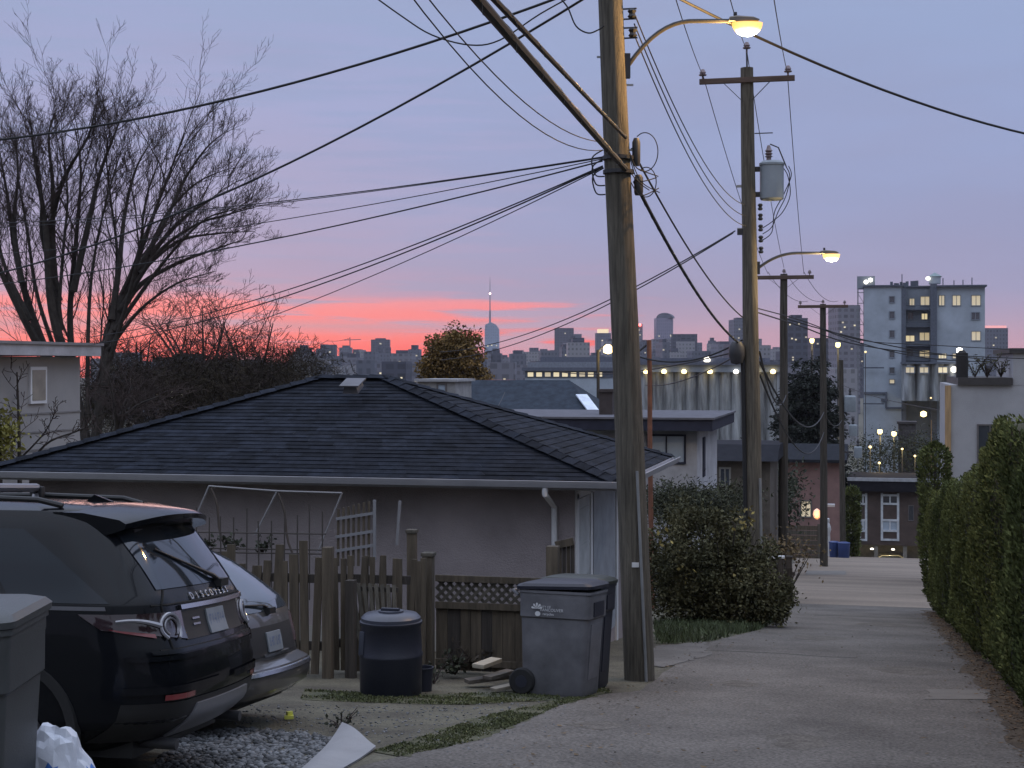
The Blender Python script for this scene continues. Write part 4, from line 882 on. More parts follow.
# service drops fanning left from the near pole
for (y0, px, py, d, sag, r, lab) in ((157, -60, 224, 30, .18, .0075, 'topmost service wire fanning left from the leaning pole'), (158, -60, 229, 30.5, .16, .0055, 'second service wire fanning left from the leaning pole'),
        (159, -60, 257, 29, .20, .006, 'third service wire fanning left from the leaning pole'), (161, -60, 290, 27, .20, .009, 'thick service wire below the upper fan at the leaning pole'),
        (166, 90, 337, 30, .28, .008, 'upper wire of the lower fan descending toward the pale house'), (167, 86, 345, 30.2, .30, .009, 'lower doubled wire descending toward the pale house'), (168, 120, 362, 31, .24, .006, 'thinnest wire of the lower fan descending to the bare bushes')):
    extc(lab, on1(y0, -.17), P(px, py, d), sag, r, 1.25 if px < 0 else 1, 'service_wire', group='service wires fanning left from the leaning pole')
cable('black twisted wire crossing the tree high at the left', P(610, -22, 15.2), P(-70, 146, 19), .30, .014, 'service_wire')
cable('black twisted wire sloping down behind the bare tree crown', P(606, -15, 15.2), P(-60, 286, 24), .45, .013, 'service_wire')
cable('loose loop of wire hanging at the top edge', None, None, 0, .008, 'service_wire', pts=[P(x, y, 15.2) for x, y in ((360, -14), (400, 15), (432, 35), (470, 45), (500, 40), (540, 14), (580, -8))])
m = None
cable('drip loop of wire beside the top of the leaning pole', None, None, 0, .008, 'service_wire', pts=[P(x, y, 15.1) for x, y in ((560, -2), (568, 8), (576, 26), (588, 33), (598, 30), (604, 26))])
extc('thin wire from the top edge to the waist of the leaning pole', on1(150, -.14), P(405, -12, 9.0), .28, .005, 1.6, 'service_wire')
extc('twin thin wire beside the first running to the leaning pole', on1(142, -.14), P(420, -12, 9.0), .22, .005, 1.6, 'service_wire')
extc('heavy wire passing the lit lamp toward the right edge', P(655, -14, 16.6), P(1070, 143, 22), .22, .016, 1.5, 'service_wire')
# primary conductors from the pole tops
extc('left primary wire reaching the left end of the first crossarm', on2(77, -.9), P(655, -70, 15.2), .1, .007, 1.7, 'primary_wire', group='primary wires on the crossarms')
extc('middle primary wire reaching the tip of the second pole', on2(50), P(715, -60, 15.2), .1, .007, 1.7, 'primary_wire', group='primary wires on the crossarms')
extc('right primary wire reaching the right end of the first crossarm', on2(73, .83), P(765, -60, 15.4), .1, .007, 1.7, 'primary_wire', group='primary wires on the crossarms')
cable('left primary wire from the first crossarm to the third pole', on2(77, -.9), onY(768, 274, Y3), .3, .009, 'primary_wire', group='primary wires on the crossarms')
cable('middle primary wire from the second pole to the third', on2(50), top3+Vector((0, 0, .25)), .3, .009, 'primary_wire', group='primary wires on the crossarms')
cable('right primary wire from the first crossarm to the third pole', on2(73, .83), onY(804, 274, Y3), .3, .009, 'primary_wire', group='primary wires on the crossarms')
for px0, px1, lab in ((768, 808, 'left'), (784, 823, 'middle'), (804, 838, 'right')):
    cable(lab+' primary wire running from the third pole to the fourth', onY(px0, 272 if lab != 'middle' else 270, Y3), onY(px1, 301, Y4), .4, .010, 'primary_wire', group='primary wires on the crossarms')
# secondaries between pole 1 and 2
for y0, y1, lab in ((12, 205, 'upper'), (24, 216, 'middle'), (36, 226, 'lower')):
    cable(lab+' of three thin wires dropping from the leaning pole to the transformer pole', on1(y0, .24), on2(y1, -.08), .45, .008, 'secondary_wire', group='secondary wires from the leaning pole')
for lab, px0, py0, px1, py1 in (('upper of the pair of wires rising from the skyline to the second pole', 735, 231, 440, 352), ('lower of the pair of wires rising from the skyline to the second pole', 733, 233, 440, 360)):
    cable(lab, onY(px0, py0, Y2), P(px1, py1, 60), .55, .014, 'service_wire')
m = MB(); q = on2(232, -.2); m.box(q, (.12, .1, .12)); m.build('wire_clevis', DARKM, p2)
# transformer leads and coils
for k, (dy, dx) in enumerate(((0, .0), (.06, .08), (-.05, .14))):
    q = on2(170, .70); cable(('outer', 'middle', 'inner')[k]+' lead curling from the transformer down to the second pole', None, None, 0, .010, 'transformer_lead', pts=[on2(166, .68+dx), on2(176, .80+dx*.5), on2(195, .84-dx), on2(212, .68-dx*1.2), on2(222+k*5, .45), on2(228+k*6, .26)], group='leads of the transformer')
for k, (yy, rr) in enumerate(((148, .13), (178, .10))):
    c0 = on1(yy, .30); pts = [c0+Vector((rr*1.1*math.cos(t), -.05, rr*1.6*math.sin(t)-.05)) for t in np.linspace(-2.6, 2.2, 14)]
    cable(('upper', 'lower')[k]+' slack wire coil hanging on the right of the leaning pole', None, None, 0, .006, 'wire_coil', pts=pts, group='wire coils on the leaning pole')
rg = random.Random(3)
for k in range(5):
    a = on1(160+rg.uniform(-8, 24), .15); b = on1(176+rg.uniform(0, 26), rg.uniform(.24, .46)); c0 = (a+b)/2+Vector((rg.uniform(-.05, .08), -.1, -rg.uniform(.05, .16)))
    cable('short tangled jumper wire at the waist of the leaning pole', None, None, 0, .006, 'jumper_wire', pts=[a-Vector((0, .15, 0)), (a+c0)/2-Vector((0, .12, .05)), c0-Vector((0, .1, 0)), b], group='jumper wires at the waist of the leaning pole')
for k in range(3):
    a = on1(150+k*9, -.16); cable('short loop of wire at the left side of the leaning pole', None, None, 0, .008, 'jumper_wire', pts=[a, a+Vector((-.10, -.1, -.1)), a+Vector((-.06, -.12, -.28)), a+Vector((.04, -.12, -.30))], group='wire loops at the left of the leaning pole')
for k, (y0, px, py, YY, r) in enumerate(((340, 640, 357, 33, .018), (350, 560, 372, 60, .018), (352, 645, 385, 62, .016))):
    cable(('upper', 'middle', 'lower')[k]+' of three slack wires going left from the second pole over the silo block', on2(y0, -.2), onY(px, py, YY), .25, r, 'service_wire')
lo3, lo4 = onY(783, 385, Y3), onY(824, 412, Y4)
cable('slack cable from the second pole to the foot of the third', on2(352, .15), onY(786, 395, Y3), .7, .022, 'service_wire')
cable('tangled cable drooping from the second pole to the fourth', on2(362, .15), lo4, 1.0, .025, 'service_wire')
cable('second drooping cable from the second pole to the fourth', on2(375, .15), onY(824, 432, Y4), 1.3, .022, 'service_wire')
cable('cable running from the fourth pole to the far pole', lo4, onY(842, 420, Y5), .5, .025, 'service_wire')
cable('wire from the fourth pole toward the mill side', onY(824, 330, Y4), onY(1060, 352, 80), .9, .024, 'service_wire')
cable('lower wire from the third pole toward the right edge', onY(784, 318, Y3), onY(1070, 362, 70), .5, .024, 'service_wire')
cable('thin wire crossing the rendered house wall on the right', onY(842, 385, Y5), onY(1040, 418, 52.5), .4, .016, 'service_wire')
cable('pale service wire across the garage roof', onY(505, 392, 52), onY(470, 432, 26), .2, .012, 'service_wire')
# ================================================================== fence line in front of the garage
FW = M('fence_wood', (.088, .07, .05), .95, var=.4, scale=3.5, bump=.6, bscale=25, stretch=(5, 5, .4), detail=9, island=.25)
FWL = M('fence_wood_pale', (.085, .075, .06), .95, var=.35, scale=3.5, bump=.6, bscale=25, stretch=(5, 5, .4), detail=9, island=.25)
FWD = M('fence_wood_dark', (.05, .042, .036), .95, var=.4, scale=3.5, bump=.6, bscale=25, stretch=(5, 5, .4), detail=9, island=.25)
WIREM = M('pale_pipe', (.22, .22, .235), .6, var=.1)
RUSTW = M('rusty_mesh', (.06, .05, .045), .8)
def picket_fence(name, label, px0, px1, Y, top, Wd, gap, mt, jitter=.06, lean=0, pointed=False, rails=(.25, .8)):
    a, b = onY(px0, 600, Y), onY(px1, 600, Y); t = thing(name, label, 'fence', ((a.x+b.x)/2, Y, gh(Y)))
    zt = top; x = a.x; z0 = gh(Y)
    while x < b.x-Wd*.5:
        h = zt-z0+random.uniform(-jitter, jitter); w = Wd*random.uniform(.85, 1.08); ln = lean*random.uniform(.6, 1.4)+random.uniform(-.045, .045)
        m = MB(); prof = [(-w/2, .03), (w/2, .03), (w/2, h-(.05 if pointed else .0)), (w*.22, h), (-w*.22, h), (-w/2, h-(.05 if pointed else .0))]
        yy = Y+random.uniform(-.012, .012); vs = [(x+w/2+p+ln*q, yy, z0+q) for p, q in prof]+[(x+w/2+p+ln*q, yy+.02, z0+q) for p, q in prof]; n = 6
        m.add(vs, [tuple(range(n)), tuple(range(2*n-1, n-1, -1))]+[(i, i+n, (i+1) % n+n, (i+1) % n) for i in range(n)]); m.build('picket', mt, t)
        x += w+gap*random.uniform(.3, 1.7)
    for f in rails: m = MB(); zz = z0+(zt-z0)*f; m.bb(a.x, b.x, Y+.022, Y+.065, zz-.045, zz+.045); m.build('rail', FWD, t)
    return t
def fpost(label, px, py, Y, w=.1, mt=FW, cap=False, parent=None):
    p = onY(px, py, Y); m = MB(); m.box((p.x, Y, (p.z+gh(Y)-.1)/2), (w, w, p.z-gh(Y)+.1)); o = m.build('fence_post', mt, None, bevel=.008)
    if label: tag(o, label, 'fence post', 'fence posts in front of the garage')
    if cap: m = MB(); m.box((p.x, Y, p.z+.02), (w*1.25, w*1.25, .04)); m.build('cap', FWL, o, bevel=.01)
    return o
Yl = 15.2
picket_fence('picket_fence', 'weathered picket fence behind the silver hatchback', 168, 322, Yl, onY(260, 553, Yl).z, .098, .022, FW, .15, .02)
fpost('square fence post between the hatchback and the leaning pickets', 328, 547, Yl-.05, .10)
picket_fence('picket_fence', 'close boarded fence section right behind the dark compost bin', 334, 424, 15.7, onY(380, 556, 15.7).z, .062, .02, FW, .06, .03)
# leaning old gate of narrow slats propped in front
t_ = thing('slat_gate', 'narrow slatted gate leaning above the dark compost bin', 'gate', tuple(onY(390, 640, 15.4)))
q0 = onY(356, 640, 15.45); 
for i in range(8):
    a = onY(360+i*5.2, 640, 15.35); b = onY(352+i*6.0, 583+1.5*i*.2, 15.5); m = MB(); m.bar(a, b, .038, .02, (0, 1, 0)); m.build('slat', FWL, t_)
m = MB(); m.bar(onY(352, 588, 15.53), onY(398, 590, 15.53), .03, .05); m.build('rail', FWD, t_)
fpost('tall capped post behind the compost bin', 412, 533, 16.3, .095, FW, True)
fpost('shorter capped post at the left end of the lattice panel', 428.5, 556, 15.9, .11, FW, True)
fpost('low broken post beside the compost bin', 351, 580, 15.3, .10, FWD)
# lattice panel fence
Yt = 16.3; a, b = onY(436, 575, Yt), onY(551, 575, Yt); zt = a.z; zm = onY(480, 606, Yt).z; z0 = gh(Yt)
t_ = thing('lattice_fence', 'board fence with a diagonal lattice top behind the grey wheeled bin', 'fence', ((a.x+b.x)/2, Yt, z0))
x = a.x
while x < b.x: w = random.uniform(.11, .14); m = MB(); m.bb(x, min(x+w, b.x), Yt+random.uniform(0, .008), Yt+.03, z0+.03, zm-.03); m.build('board', FW if random.random() < .6 else FWD, t_); x += w+.006
for z_ in (zm, zt-.03, z0+.12): m = MB(); m.bb(a.x, b.x, Yt-.035, Yt-.002, z_-.035, z_+.035); m.build('rail', FW, t_)
lt = MB(); sp = .085; Lh = zt-.06-zm-.03; Lw = b.x-a.x
for s in (1, -1):
    k = -Lh
    while k < Lw:
        p0, p1 = (k, 0), (k+Lh, Lh)
        u0 = max(0, -k); u1 = min(Lh, Lw-k)
        if u1 > u0+.02:
            A = (k+u0, u0); B = (k+u1, u1)
            if s < 0: A = (Lw-A[0], A[1]); B = (Lw-B[0], B[1])
            yy = Yt+(.004 if s > 0 else .016)
            lt.bar((a.x+A[0], yy, zm+.035+A[1]), (a.x+B[0], yy, zm+.035+B[1]), .009, .034, (0, 0, 1))
        k += sp*1.15
lt.build('lattice', FWL, t_)
# end post with boards next to the pole
fpost('wide end post of the lattice fence left of the garage door', 553, 546, Yt-.05, .13, FW)
t_ = thing('side_gate', 'narrow upright board gate between the end post and garage door', 'gate', (onY(566, 640, Yt+.3).x, Yt+.3, gh(Yt)))
for i in range(4):
    p = onY(558+i*4.2, 542+i*1.0, Yt+.2); m = MB(); m.bb(p.x, p.x+.04, Yt+.2, Yt+.22, gh(Yt), p.z); m.build('board', FWD if i % 2 else FW, t_)
p = onY(556, 545, Yt+.2); r = onY(574, 541, Yt+.2); m = MB(); m.bar(p+Vector((0, -.02, 0)), r+Vector((0, -.02, 0)), .03, .08); m.build('rail', FW, t_)
# trellis leaning against garage
t_ = thing('trellis', 'square wooden trellis with pale rails above the leaning fence', 'trellis', tuple(onY(355, 560, 16.0)))
for i in range(8):
    px = 338+i*5.1; m = MB(); m.bar(onY(px, 566, 16.0), onY(px+.5, 509-i*1.3, 16.0), .025, .018, (0, 1, 0)); m.build('slat', FW, t_)
for py in (519, 537, 551): m = MB(); m.bar(onY(336, py, 15.98), onY(375, py-6, 15.98), .018, .03); m.build('rail', WIREM, t_)
m = MB(); m.bar(onY(374.5, 560, 15.97), onY(374.5, 500, 15.97), .03, .022, (0, 1, 0)); m.build('upright', WIREM, t_)
m = MB(); m.bar(onY(397, 545, 17.4), onY(400, 501, 17.4), .03, .03, (0, 1, 0)); tag(m.build('garden_stake', WIREM), 'pale stake standing alone against the garage wall', 'stake')
# bean frame of thin pipes behind the picket fence
Yk = 17.0
t_ = thing('pipe_frame', 'zigzag frame of thin pale pipes before the garage wall', 'plant frame', (onY(250, 600, Yk).x, Yk, gh(Yk)))
for ((x0, y0), (x1, y1)) in (((209, 486), (277, 491)), ((277, 491), (342, 493)), ((209, 486), (186, 540)), ((277, 491), (255, 535)), ((342, 493), (318, 552))):
    m = MB(); m.tube([onY(x0, y0, Yk), onY(x1, y1, Yk)], .011, 6); m.build('pipe', WIREM, t_)
for ((x0, y0), (x1, y1)) in (((211, 488), (225, 545)), ((278, 493), (293, 553))):
    m = MB(); pts = [onY(x0+(x1-x0)*u+2*math.sin(u*6), y0+(y1-y0)*u, Yk+.1) for u in np.linspace(0, 1, 7)]; m.tube(pts, .014, 5); m.build('pole', RUSTW, t_)
t_ = thing('wire_mesh', 'rusty wire mesh panel rising behind the picket fence', 'mesh', (onY(250, 600, 16).x, 16.0, gh(16)))
for i in range(11):
    px = 196+i*12.6; m = MB(); m.tube([onY(px, 600, 15.9), onY(px+random.uniform(-1, 1), random.uniform(503, 522), 15.9)], .008, 5); m.build('wire_upright', RUSTW, t_)
for py in (533, 549, 553): m = MB(); m.tube([onY(192, py-1, 15.9), onY(326, py+1, 15.9)], .008, 5); m.build('wire_rail', RUSTW, t_)
# dark potted clumps on the fence top
# ================================================================== bins
BINV = M('bin_plastic', (.122, .122, .136), .6, var=.28, scale=3.5, bump=.15, bscale=150, coat=.05)
BINB = M('bin_dark', (.016, .018, .03), .5, var=.1, bump=.1)
BING = M('bin_greengrey', (.055, .06, .062), .5, var=.08, bump=.15, bscale=120)
RUB = M('rubber', (.012, .012, .013), .85)
MARK = M('white_print', (.55, .56, .58), .6)
def rrect(hx, hy, r, n=5):
    out = []
    for cx, cy, a0 in ((hx-r, hy-r, 0), (-hx+r, hy-r, 90), (-hx+r, -hy+r, 180), (hx-r, -hy+r, 270)):
        for k in range(n+1): a = R(a0+90*k/n); out.append((cx+r*math.cos(a), cy+r*math.sin(a)))
    return out
def loft(mb, secs, cap0=True, cap1=True):
    n = len(secs[0]); vs = [q for s in secs for q in s]; fs = [(i*n+j, i*n+(j+1) % n, (i+1)*n+(j+1) % n, (i+1)*n+j) for i in range(len(secs)-1) for j in range(n)]
    if cap0: fs.append(tuple(range(n-1, -1, -1)))
    if cap1: fs.append(tuple((len(secs)-1)*n+j for j in range(n)))
    mb.add(vs, fs)
def wheel_cart(label, loc, rotz, D, Wd, H, mt, lidm, lid_open=0.0, marks=False, tilt=(0, 0)):
    """wheeled cart; local +x is its front, wheels and hinge at -x"""
    t = thing('wheeled_bin', label, 'wheeled bin', loc, rot=(tilt[0], tilt[1], rotz)); LOC[t.name] = (0, 0, 0)
    hx, hy = D/2, Wd/2; b = MB(); zs = [(0, .80), (.03, .84), (.5*H, .90), (.70*H, .935), (.715*H, .985), (.87*H, .99), (.885*H, 1.0), (.93*H, 1.0), (.932*H, 1.03), (.955*H, 1.03)]
    loft(b, [[(x*s if x > 0 else x*(s*.6+.4)*.97, y*s, z) for x, y in rrect(hx, hy, .06)] for z, s in zs]); b.build('body', mt, t, smooth=True, sharp=28)
    m = MB(); loft(m, [[(hx*s+.012, y, z) for y, z in ((-hy*.55, za), (hy*.55, za), (hy*.55, zb), (-hy*.55, zb))] for s, za, zb in ((.98, .73*H, .86*H),)][0:1]+[[(hx*.98-.05, y, z) for y, z in ((-hy*.5, .74*H), (hy*.5, .74*H), (hy*.5, .85*H), (-hy*.5, .85*H))]]); m.build('grip_recess', BINB, t)
    m = MB(); pw = .55 if mt is not BING else .72
    loft(m, [[(hx*k-.05, y, z) for k, y, z in ((.84, -hy*pw, .16*H), (.84, hy*pw, .16*H), (.915, hy*pw, .66*H), (.915, -hy*pw, .66*H))], [(hx*k+.012, y, z) for k, y, z in ((.84, -hy*pw, .16*H), (.84, hy*pw, .16*H), (.915, hy*pw, .66*H), (.915, -hy*pw, .66*H))]]); m.build('front_panel', BINB if mt is BING else mt, t)  # near cart: recess shade put into the panel's dark colour
    l = MB(); lz = .955*H; secs = []
    for z, s in ((.0, 1.06), (.03, 1.07), (.05, 1.0), (.07, .8)): secs.append([(x*s, y*s, z+.03*(1-abs(x)/hx)*(z > .04)) for x, y in rrect(hx*1.0, hy*1.0, .07)])
    loft(l, secs); lo = l.build('lid', lidm, t, smooth=True, sharp=30)
    for v in lo.data.vertices:
        q = Matrix.Rotation(-lid_open, 3, 'Y') @ Vector((v.co.x+hx, v.co.y, v.co.z)); v.co = (q.x-hx, q.y, q.z+lz+.004)
    m = MB(); m.tube([(-hx-.02, -hy*.75, .90*H), (-hx-.075, -hy*.72, .94*H), (-hx-.075, hy*.72, .94*H), (-hx-.02, hy*.75, .90*H)], .016, 8); m.build('handle', mt, t, smooth=True)
    for s in (-1, 1):
        w = MB(); w.lathe([(.05, -.03), (.115, -.03), (.13, -.015), (.13, .015), (.115, .03), (.05, .03)], (-hx*.84, s*(hy*.86+.02), .13), 22, 'Y'); wo_ = w.build('wheel', RUB, t, smooth=True)
        w = MB(); w.lathe([(.0, -.034), (.06, -.034), (.06, .034), (0, .034)], (-hx*.84, s*(hy*.86+.02), .13), 14, 'Y'); w.build('hub', BINB, wo_)
    if marks:
        ys = -hy*.992-.012
        def txt(s, size, x, z):
            c = bpy.data.curves.new('mark', 'FONT'); c.body = s; c.size = size; c.align_x = 'LEFT'; c.extrude = .0006
            o = bpy.data.objects.new('marking', c); me = bpy.data.meshes.new_from_object(o); bpy.data.objects.remove(o)
            o = bpy.data.objects.new('marking', me); COL.objects.link(o); o.parent = t; o.location = (x, ys, z); o.rotation_euler = (R(90), 0, 0); me.materials.append(MARK); return o
        txt('CITY OF', .030, -.135, .80*H); txt('VANCOUVER', .040, -.135, .77*H); txt('recycles', .035, -.105, .735*H)
        m = MB()
        for k in range(5):
            a = R(90+(k-2)*38); m.add([(-.165, ys, 0.79*H), (-.165+.05*math.cos(a-.22), ys-.001, 0.79*H+.05*math.sin(a-.22)), (-.165+.06*math.cos(a), ys-.001, 0.79*H+.06*math.sin(a)), (-.165+.05*math.cos(a+.22), ys-.001, 0.79*H+.05*math.sin(a+.22))], [(0, 1, 2, 3)])
        m.build('leaf_emblem', MARK, t, local=True, recalc=False)
        m = MB(); m.add([(-.155+.028*math.cos(a), ys-.0008, .745*H+.024*math.sin(a)) for a in np.linspace(0, 2*math.pi, 15)[:-1]], [tuple(range(14))]); m.build('round_emblem', MARK, t, local=True, recalc=False)
    return t
q = G(561, 697)
wheel_cart('grey wheeled bin with white markings and wheel to the left beside the pole', (q.x-.055, q.y+.28, gh(q.y+.28)+.005), R(-7), .74, .60, 1.06, BINV, BINB, R(2), True, (R(-4), 0))
wheel_cart('dark navy wheeled bin behind the grey marked bin', (q.x-.03, q.y+1.0, gh(q.y+1.0)+.005), R(-3), .66, .58, 1.10, BINB, M('lid_dark', (.018, .024, .02), .5), 0, False, (R(-5), 0))
q = P(-50, 700, 7.0)
wheel_cart('large dark grey cart cut off at the left edge before the black car', (q.x, q.y, gh(q.y)+.0), R(-76), .64, .72, 1.165, BING, BING, 0, False)
# compost bin
q = G(391, 694); t_ = thing('compost_bin', 'round dark navy compost bin with lid against the leaning fence', 'compost bin', tuple(q))
m = MB(); m.lathe([(.28, 0), (.295, .02), (.30, .36), (.306, .375), (.306, .39), (.298, .405), (.285, .66), (.30, .68), (.30, .70), (.27, .715)], q, 32); m.build('body', BINB, t_, smooth=True, sharp=40)
m = MB(); m.lathe([(.27, .70), (.285, .70), (.285, .735), (.25, .77), (.12, .785), (.12, .80), (0, .80)], q, 32); l_ = m.build('lid', M('bin_lid', (.05, .055, .075), .4), t_, smooth=True, sharp=40)
m = MB(); m.bar(q+Vector((-.09, -.02, .81)), q+Vector((.09, -.02, .81)), .05, .03); m.build('handle', BINB, l_, bevel=.008)
m = MB(); m.bar(q+Vector((-.23, -.2, .40)), q+Vector((-.22, -.19, .62)), .045, .05); m.build('side_grip', M('bin_lid', (.05, .055, .075)), t_, bevel=.01)
q = G(423, 691); m = MB(); m.lathe([(.085, 0), (.10, .22), (.107, .22), (.107, .235), (.095, .235), (.08, .03)], q, 18); tag(m.build('bucket', BINB, smooth=True), 'small black bucket on the ground right of the compost bin', 'bucket')
# lumber on the ground
PLK = M('new_lumber', (.36, .32, .25), .8, var=.15, scale=3, stretch=(.6, 6, 6), bump=.2)
PLO = M('old_lumber', (.10, .085, .07), .9, var=.3, scale=3, stretch=(.6, 6, 6), bump=.3)
for i, (x0, y0, x1, y1, w, h, mt, lab) in enumerate(((474, 688, 521, 674, .14, .04, PLK, 'topmost pale plank of the lumber pile behind the grey bin'), (470, 695, 522, 681, .12, .035, PLO, 'dark plank directly under the pale top plank'), (452, 691, 505, 687, .13, .04, PLO, 'long dark plank sticking out left of the lumber pile'), (478, 697, 523, 689, .10, .03, M('mid_lumber', (.22, .19, .15), .85, var=.2, bump=.3), 'pale bottom plank at the front of the lumber pile'))):
    a, b = G(x0, y0+2), G(x1, y1+2); lift = (.22, .12, .06, .03)[i]; yy = (.35, .25, .4, .05)[i]
    a.y = b.y = 0; a = Vector((a.x, 14.55+yy, gh(14.55+yy)+lift)); b = Vector((b.x, 14.85+yy, gh(14.85+yy)+lift+.05)); m = MB(); m.bar(a, b, w, h); tag(m.build('plank', mt, bevel=.004), lab, 'plank', 'planks on the ground by the fence')
# curled sheet of board in the foreground
q = G(340, 752); rows = []
M_BOARD = M('board_sheet', (.24, .245, .26), .7, var=.12, scale=2.5, bump=.1, detail=8)
for i in range(9):
    u = i/8; r_ = []
    for j in range(9):
        v = j/8; p = Vector(G(296+46*v+(34)*u, 778-v*(43-16*u)))
        lift = .03+.07*(max(0, v-.55)/.45)**2*(1-u*.7)+.015*math.sin(u*5); r_.append(p+Vector((0, 0, lift)))
    rows.append(r_)
m = MB(); m.grid(rows); n0 = len(m.v); m.grid([[p-Vector((0, 0, .012)) for p in r_] for r_ in rows]); o = m.build('board_sheet', M_BOARD, smooth=True, sharp=60); tag(o, 'pale curled sheet of board lying on the gravel', 'board')
# yellow scrap, its reflector glint put into a bright base colour
q = G(289, 720); m = MB(); m.box(q+Vector((0, 0, .025)), (.075, .05, .03), .4); m.box(q+Vector((.0, .01, .055)), (.05, .03, .03), .9); tag(m.build('reflective_scrap', M('glint_yellow', (.75, .75, .14), .5), bevel=.006), 'small reflective yellow green scrap on the dirt, glint painted on', 'scrap')
# plastic bag by the near cart
BAG = M('white_bag', (.56, .59, .66), .5, var=.08, scale=3, bump=.3, bscale=12); BLUEP = M('blue_print', (.05, .16, .48), .5, var=.3, scale=14)
q = P(52, 790, 7.4); zg = gh(q.y)+.2; top_ = P(45, 727, 7.4).z
bmv = bmesh.new(); bmesh.ops.create_icosphere(bmv, subdivisions=4, radius=1); vs = []
for v in bmv.verts:
    c_ = v.co; n_ = 1+.22*mnoise.noise(c_*1.7)-.07*abs(mnoise.noise(Vector((c_.x*3.2+5, c_.y*3.2+1, c_.z*1.3))))-.09*abs(mnoise.noise(c_*6.5))+.05*mnoise.noise(c_*9)
    vs.append(Vector((c_.x*.26*n_*(1-.35*max(0, c_.z)), c_.y*.2*n_*(1-.3*max(0, c_.z)), c_.z*.33*n_)))
fs = [[v.index for v in f.verts] for f in bmv.faces]; bmv.free()
bagc = Vector((q.x, q.y, top_-.31)); me_ = MB(); me_.add([v+bagc for v in vs], fs); bag = me_.build('plastic_bag', BAG, smooth=True, sharp=14); tag(bag, 'knotted white plastic bag with blue print beside the near cart', 'plastic bag')
bag.data.materials.append(BLUEP)
for p_ in bag.data.polygons:
    c_ = p_.center
    if mnoise.noise(Vector((c_.x*9, c_.y*4, c_.z*14+3))) > .16 and c_.z < .52: p_.material_index = 1

# ================================================================== small things down the lane
Yz = 90
t_ = picket_fence('board_fence', 'grey horizontal board fence left of the blue bins', 789, 790, Yz, onY(800, 527, Yz).z, .1, .1, FWL)
a, b = onY(786, 525, Yz), onY(820, 525, Yz); zz = a.z; i = 0
while zz > gh(Yz)+.1: m = MB(); m.bb(a.x, b.x, Yz-.03, Yz-.002, zz-.26, zz-.01); m.build('board', FWL if i % 2 else FW, t_); zz -= .28; i += 1
for px in (787, 819): p = onY(px, 524, Yz); m = MB(); m.bb(p.x-.09, p.x+.09, Yz-.08, Yz, gh(Yz)-.2, p.z); m.build('post', FWL, t_)
for px in (772, 781, 789):
    p = onY(px, 558, 37.5+(px-772)*.06); Yk_ = p.y; m = MB(); m.box((p.x, Yk_, (p.z+gh(Yk_)-.1)/2), (.14, .14, p.z-gh(Yk_)+.1)); o = m.build('stub_post', FWD, bevel=.01); tag(o, {772: 'low post nearest the shrub with a white top', 781: 'middle low post beside the lane shrub', 789: 'wider low post nearest the lane past the shrub'}[px], 'post', 'low posts past the shrub')
    m = MB(); m.box((p.x, Yk_, p.z+.025), (.17, .17, .05)); m.build('cap', WHITEP if px != 789 else FWD, o)
p = onY(790, 563, 37); m = MB(); 
t_ = picket_fence('board_fence', 'short stub of dark board fence at the lane edge past the shrub', 774, 795, 38.2, onY(785, 566, 38.2).z, .16, .01, FWD)
BLUEB = M('blue_bin', (.025, .05, .16), .5, var=.1)
for px0, px1, lab in ((829, 839, 'blue barrel nearer the fence at the end of the lane'), (838, 850, 'blue barrel nearer the cypress at the end of the lane')):
    a, b = onY(px0, 541, 94), onY(px1, 541, 94); r_ = (b.x-a.x)/2; q = Vector(((a.x+b.x)/2, 94 if px0 == 829 else 93.6, gh(94))); m = MB(); m.lathe([(r_*.86, 0), (r_*.9, .03), (r_*.97, .5), (r_*1.0, .52), (r_, a.z-q.z-.12), (r_*1.06, a.z-q.z-.1), (r_*1.04, a.z-q.z-.04), (r_*.6, a.z-q.z), (0, a.z-q.z+.02)], q, 18); tag(m.build('barrel', BLUEB, smooth=True, sharp=40), lab, 'barrel', 'blue barrels at the end of the lane')
t_ = thing('porch_lamp', 'orange globe lamp on a dark post beside the blue barrels', 'lamp', tuple(gpt(817, 100)))
q = onY(817, 514, 100); m = MB(); m.tube([(q.x+.3, 100, gh(100)-.2), (q.x+.3, 100, q.z+.5)], .1, 8); m.build('post', DARKM, t_)
m = MB(); m.lathe([(.05, -.34), (.2, -.22), (.26, 0), (.2, .22), (.05, .34)], q, 12); m.build('globe', GLOW('globe_orange', (1, .36, .12), .85), t_, smooth=True)
m = MB(); p = onY(828, 505.5, 100); m.bb(p.x-.4, p.x+.42, 99.7, 100.2, p.z-.06, p.z+.1); m.build('hood', M('pale_hood', (.45, .46, .48), .6), t_)
lamp(q+Vector((0, -.6, 0)), (1, .5, .18), 25, .2)
t_ = thing('statue', 'small white figure ornament on the fence post by the barrels', 'ornament', tuple(onY(828, 540, 98)))
q = onY(828, 538, 98); m = MB(); m.lathe([(.12, -1.6), (.14, 0), (.13, .3), (.2, .55), (.16, .75), (.08, .95), (.11, 1.05), (.1, 1.2), (0, 1.25)], q, 10); m.build('figure', WHITEP, t_, smooth=True)
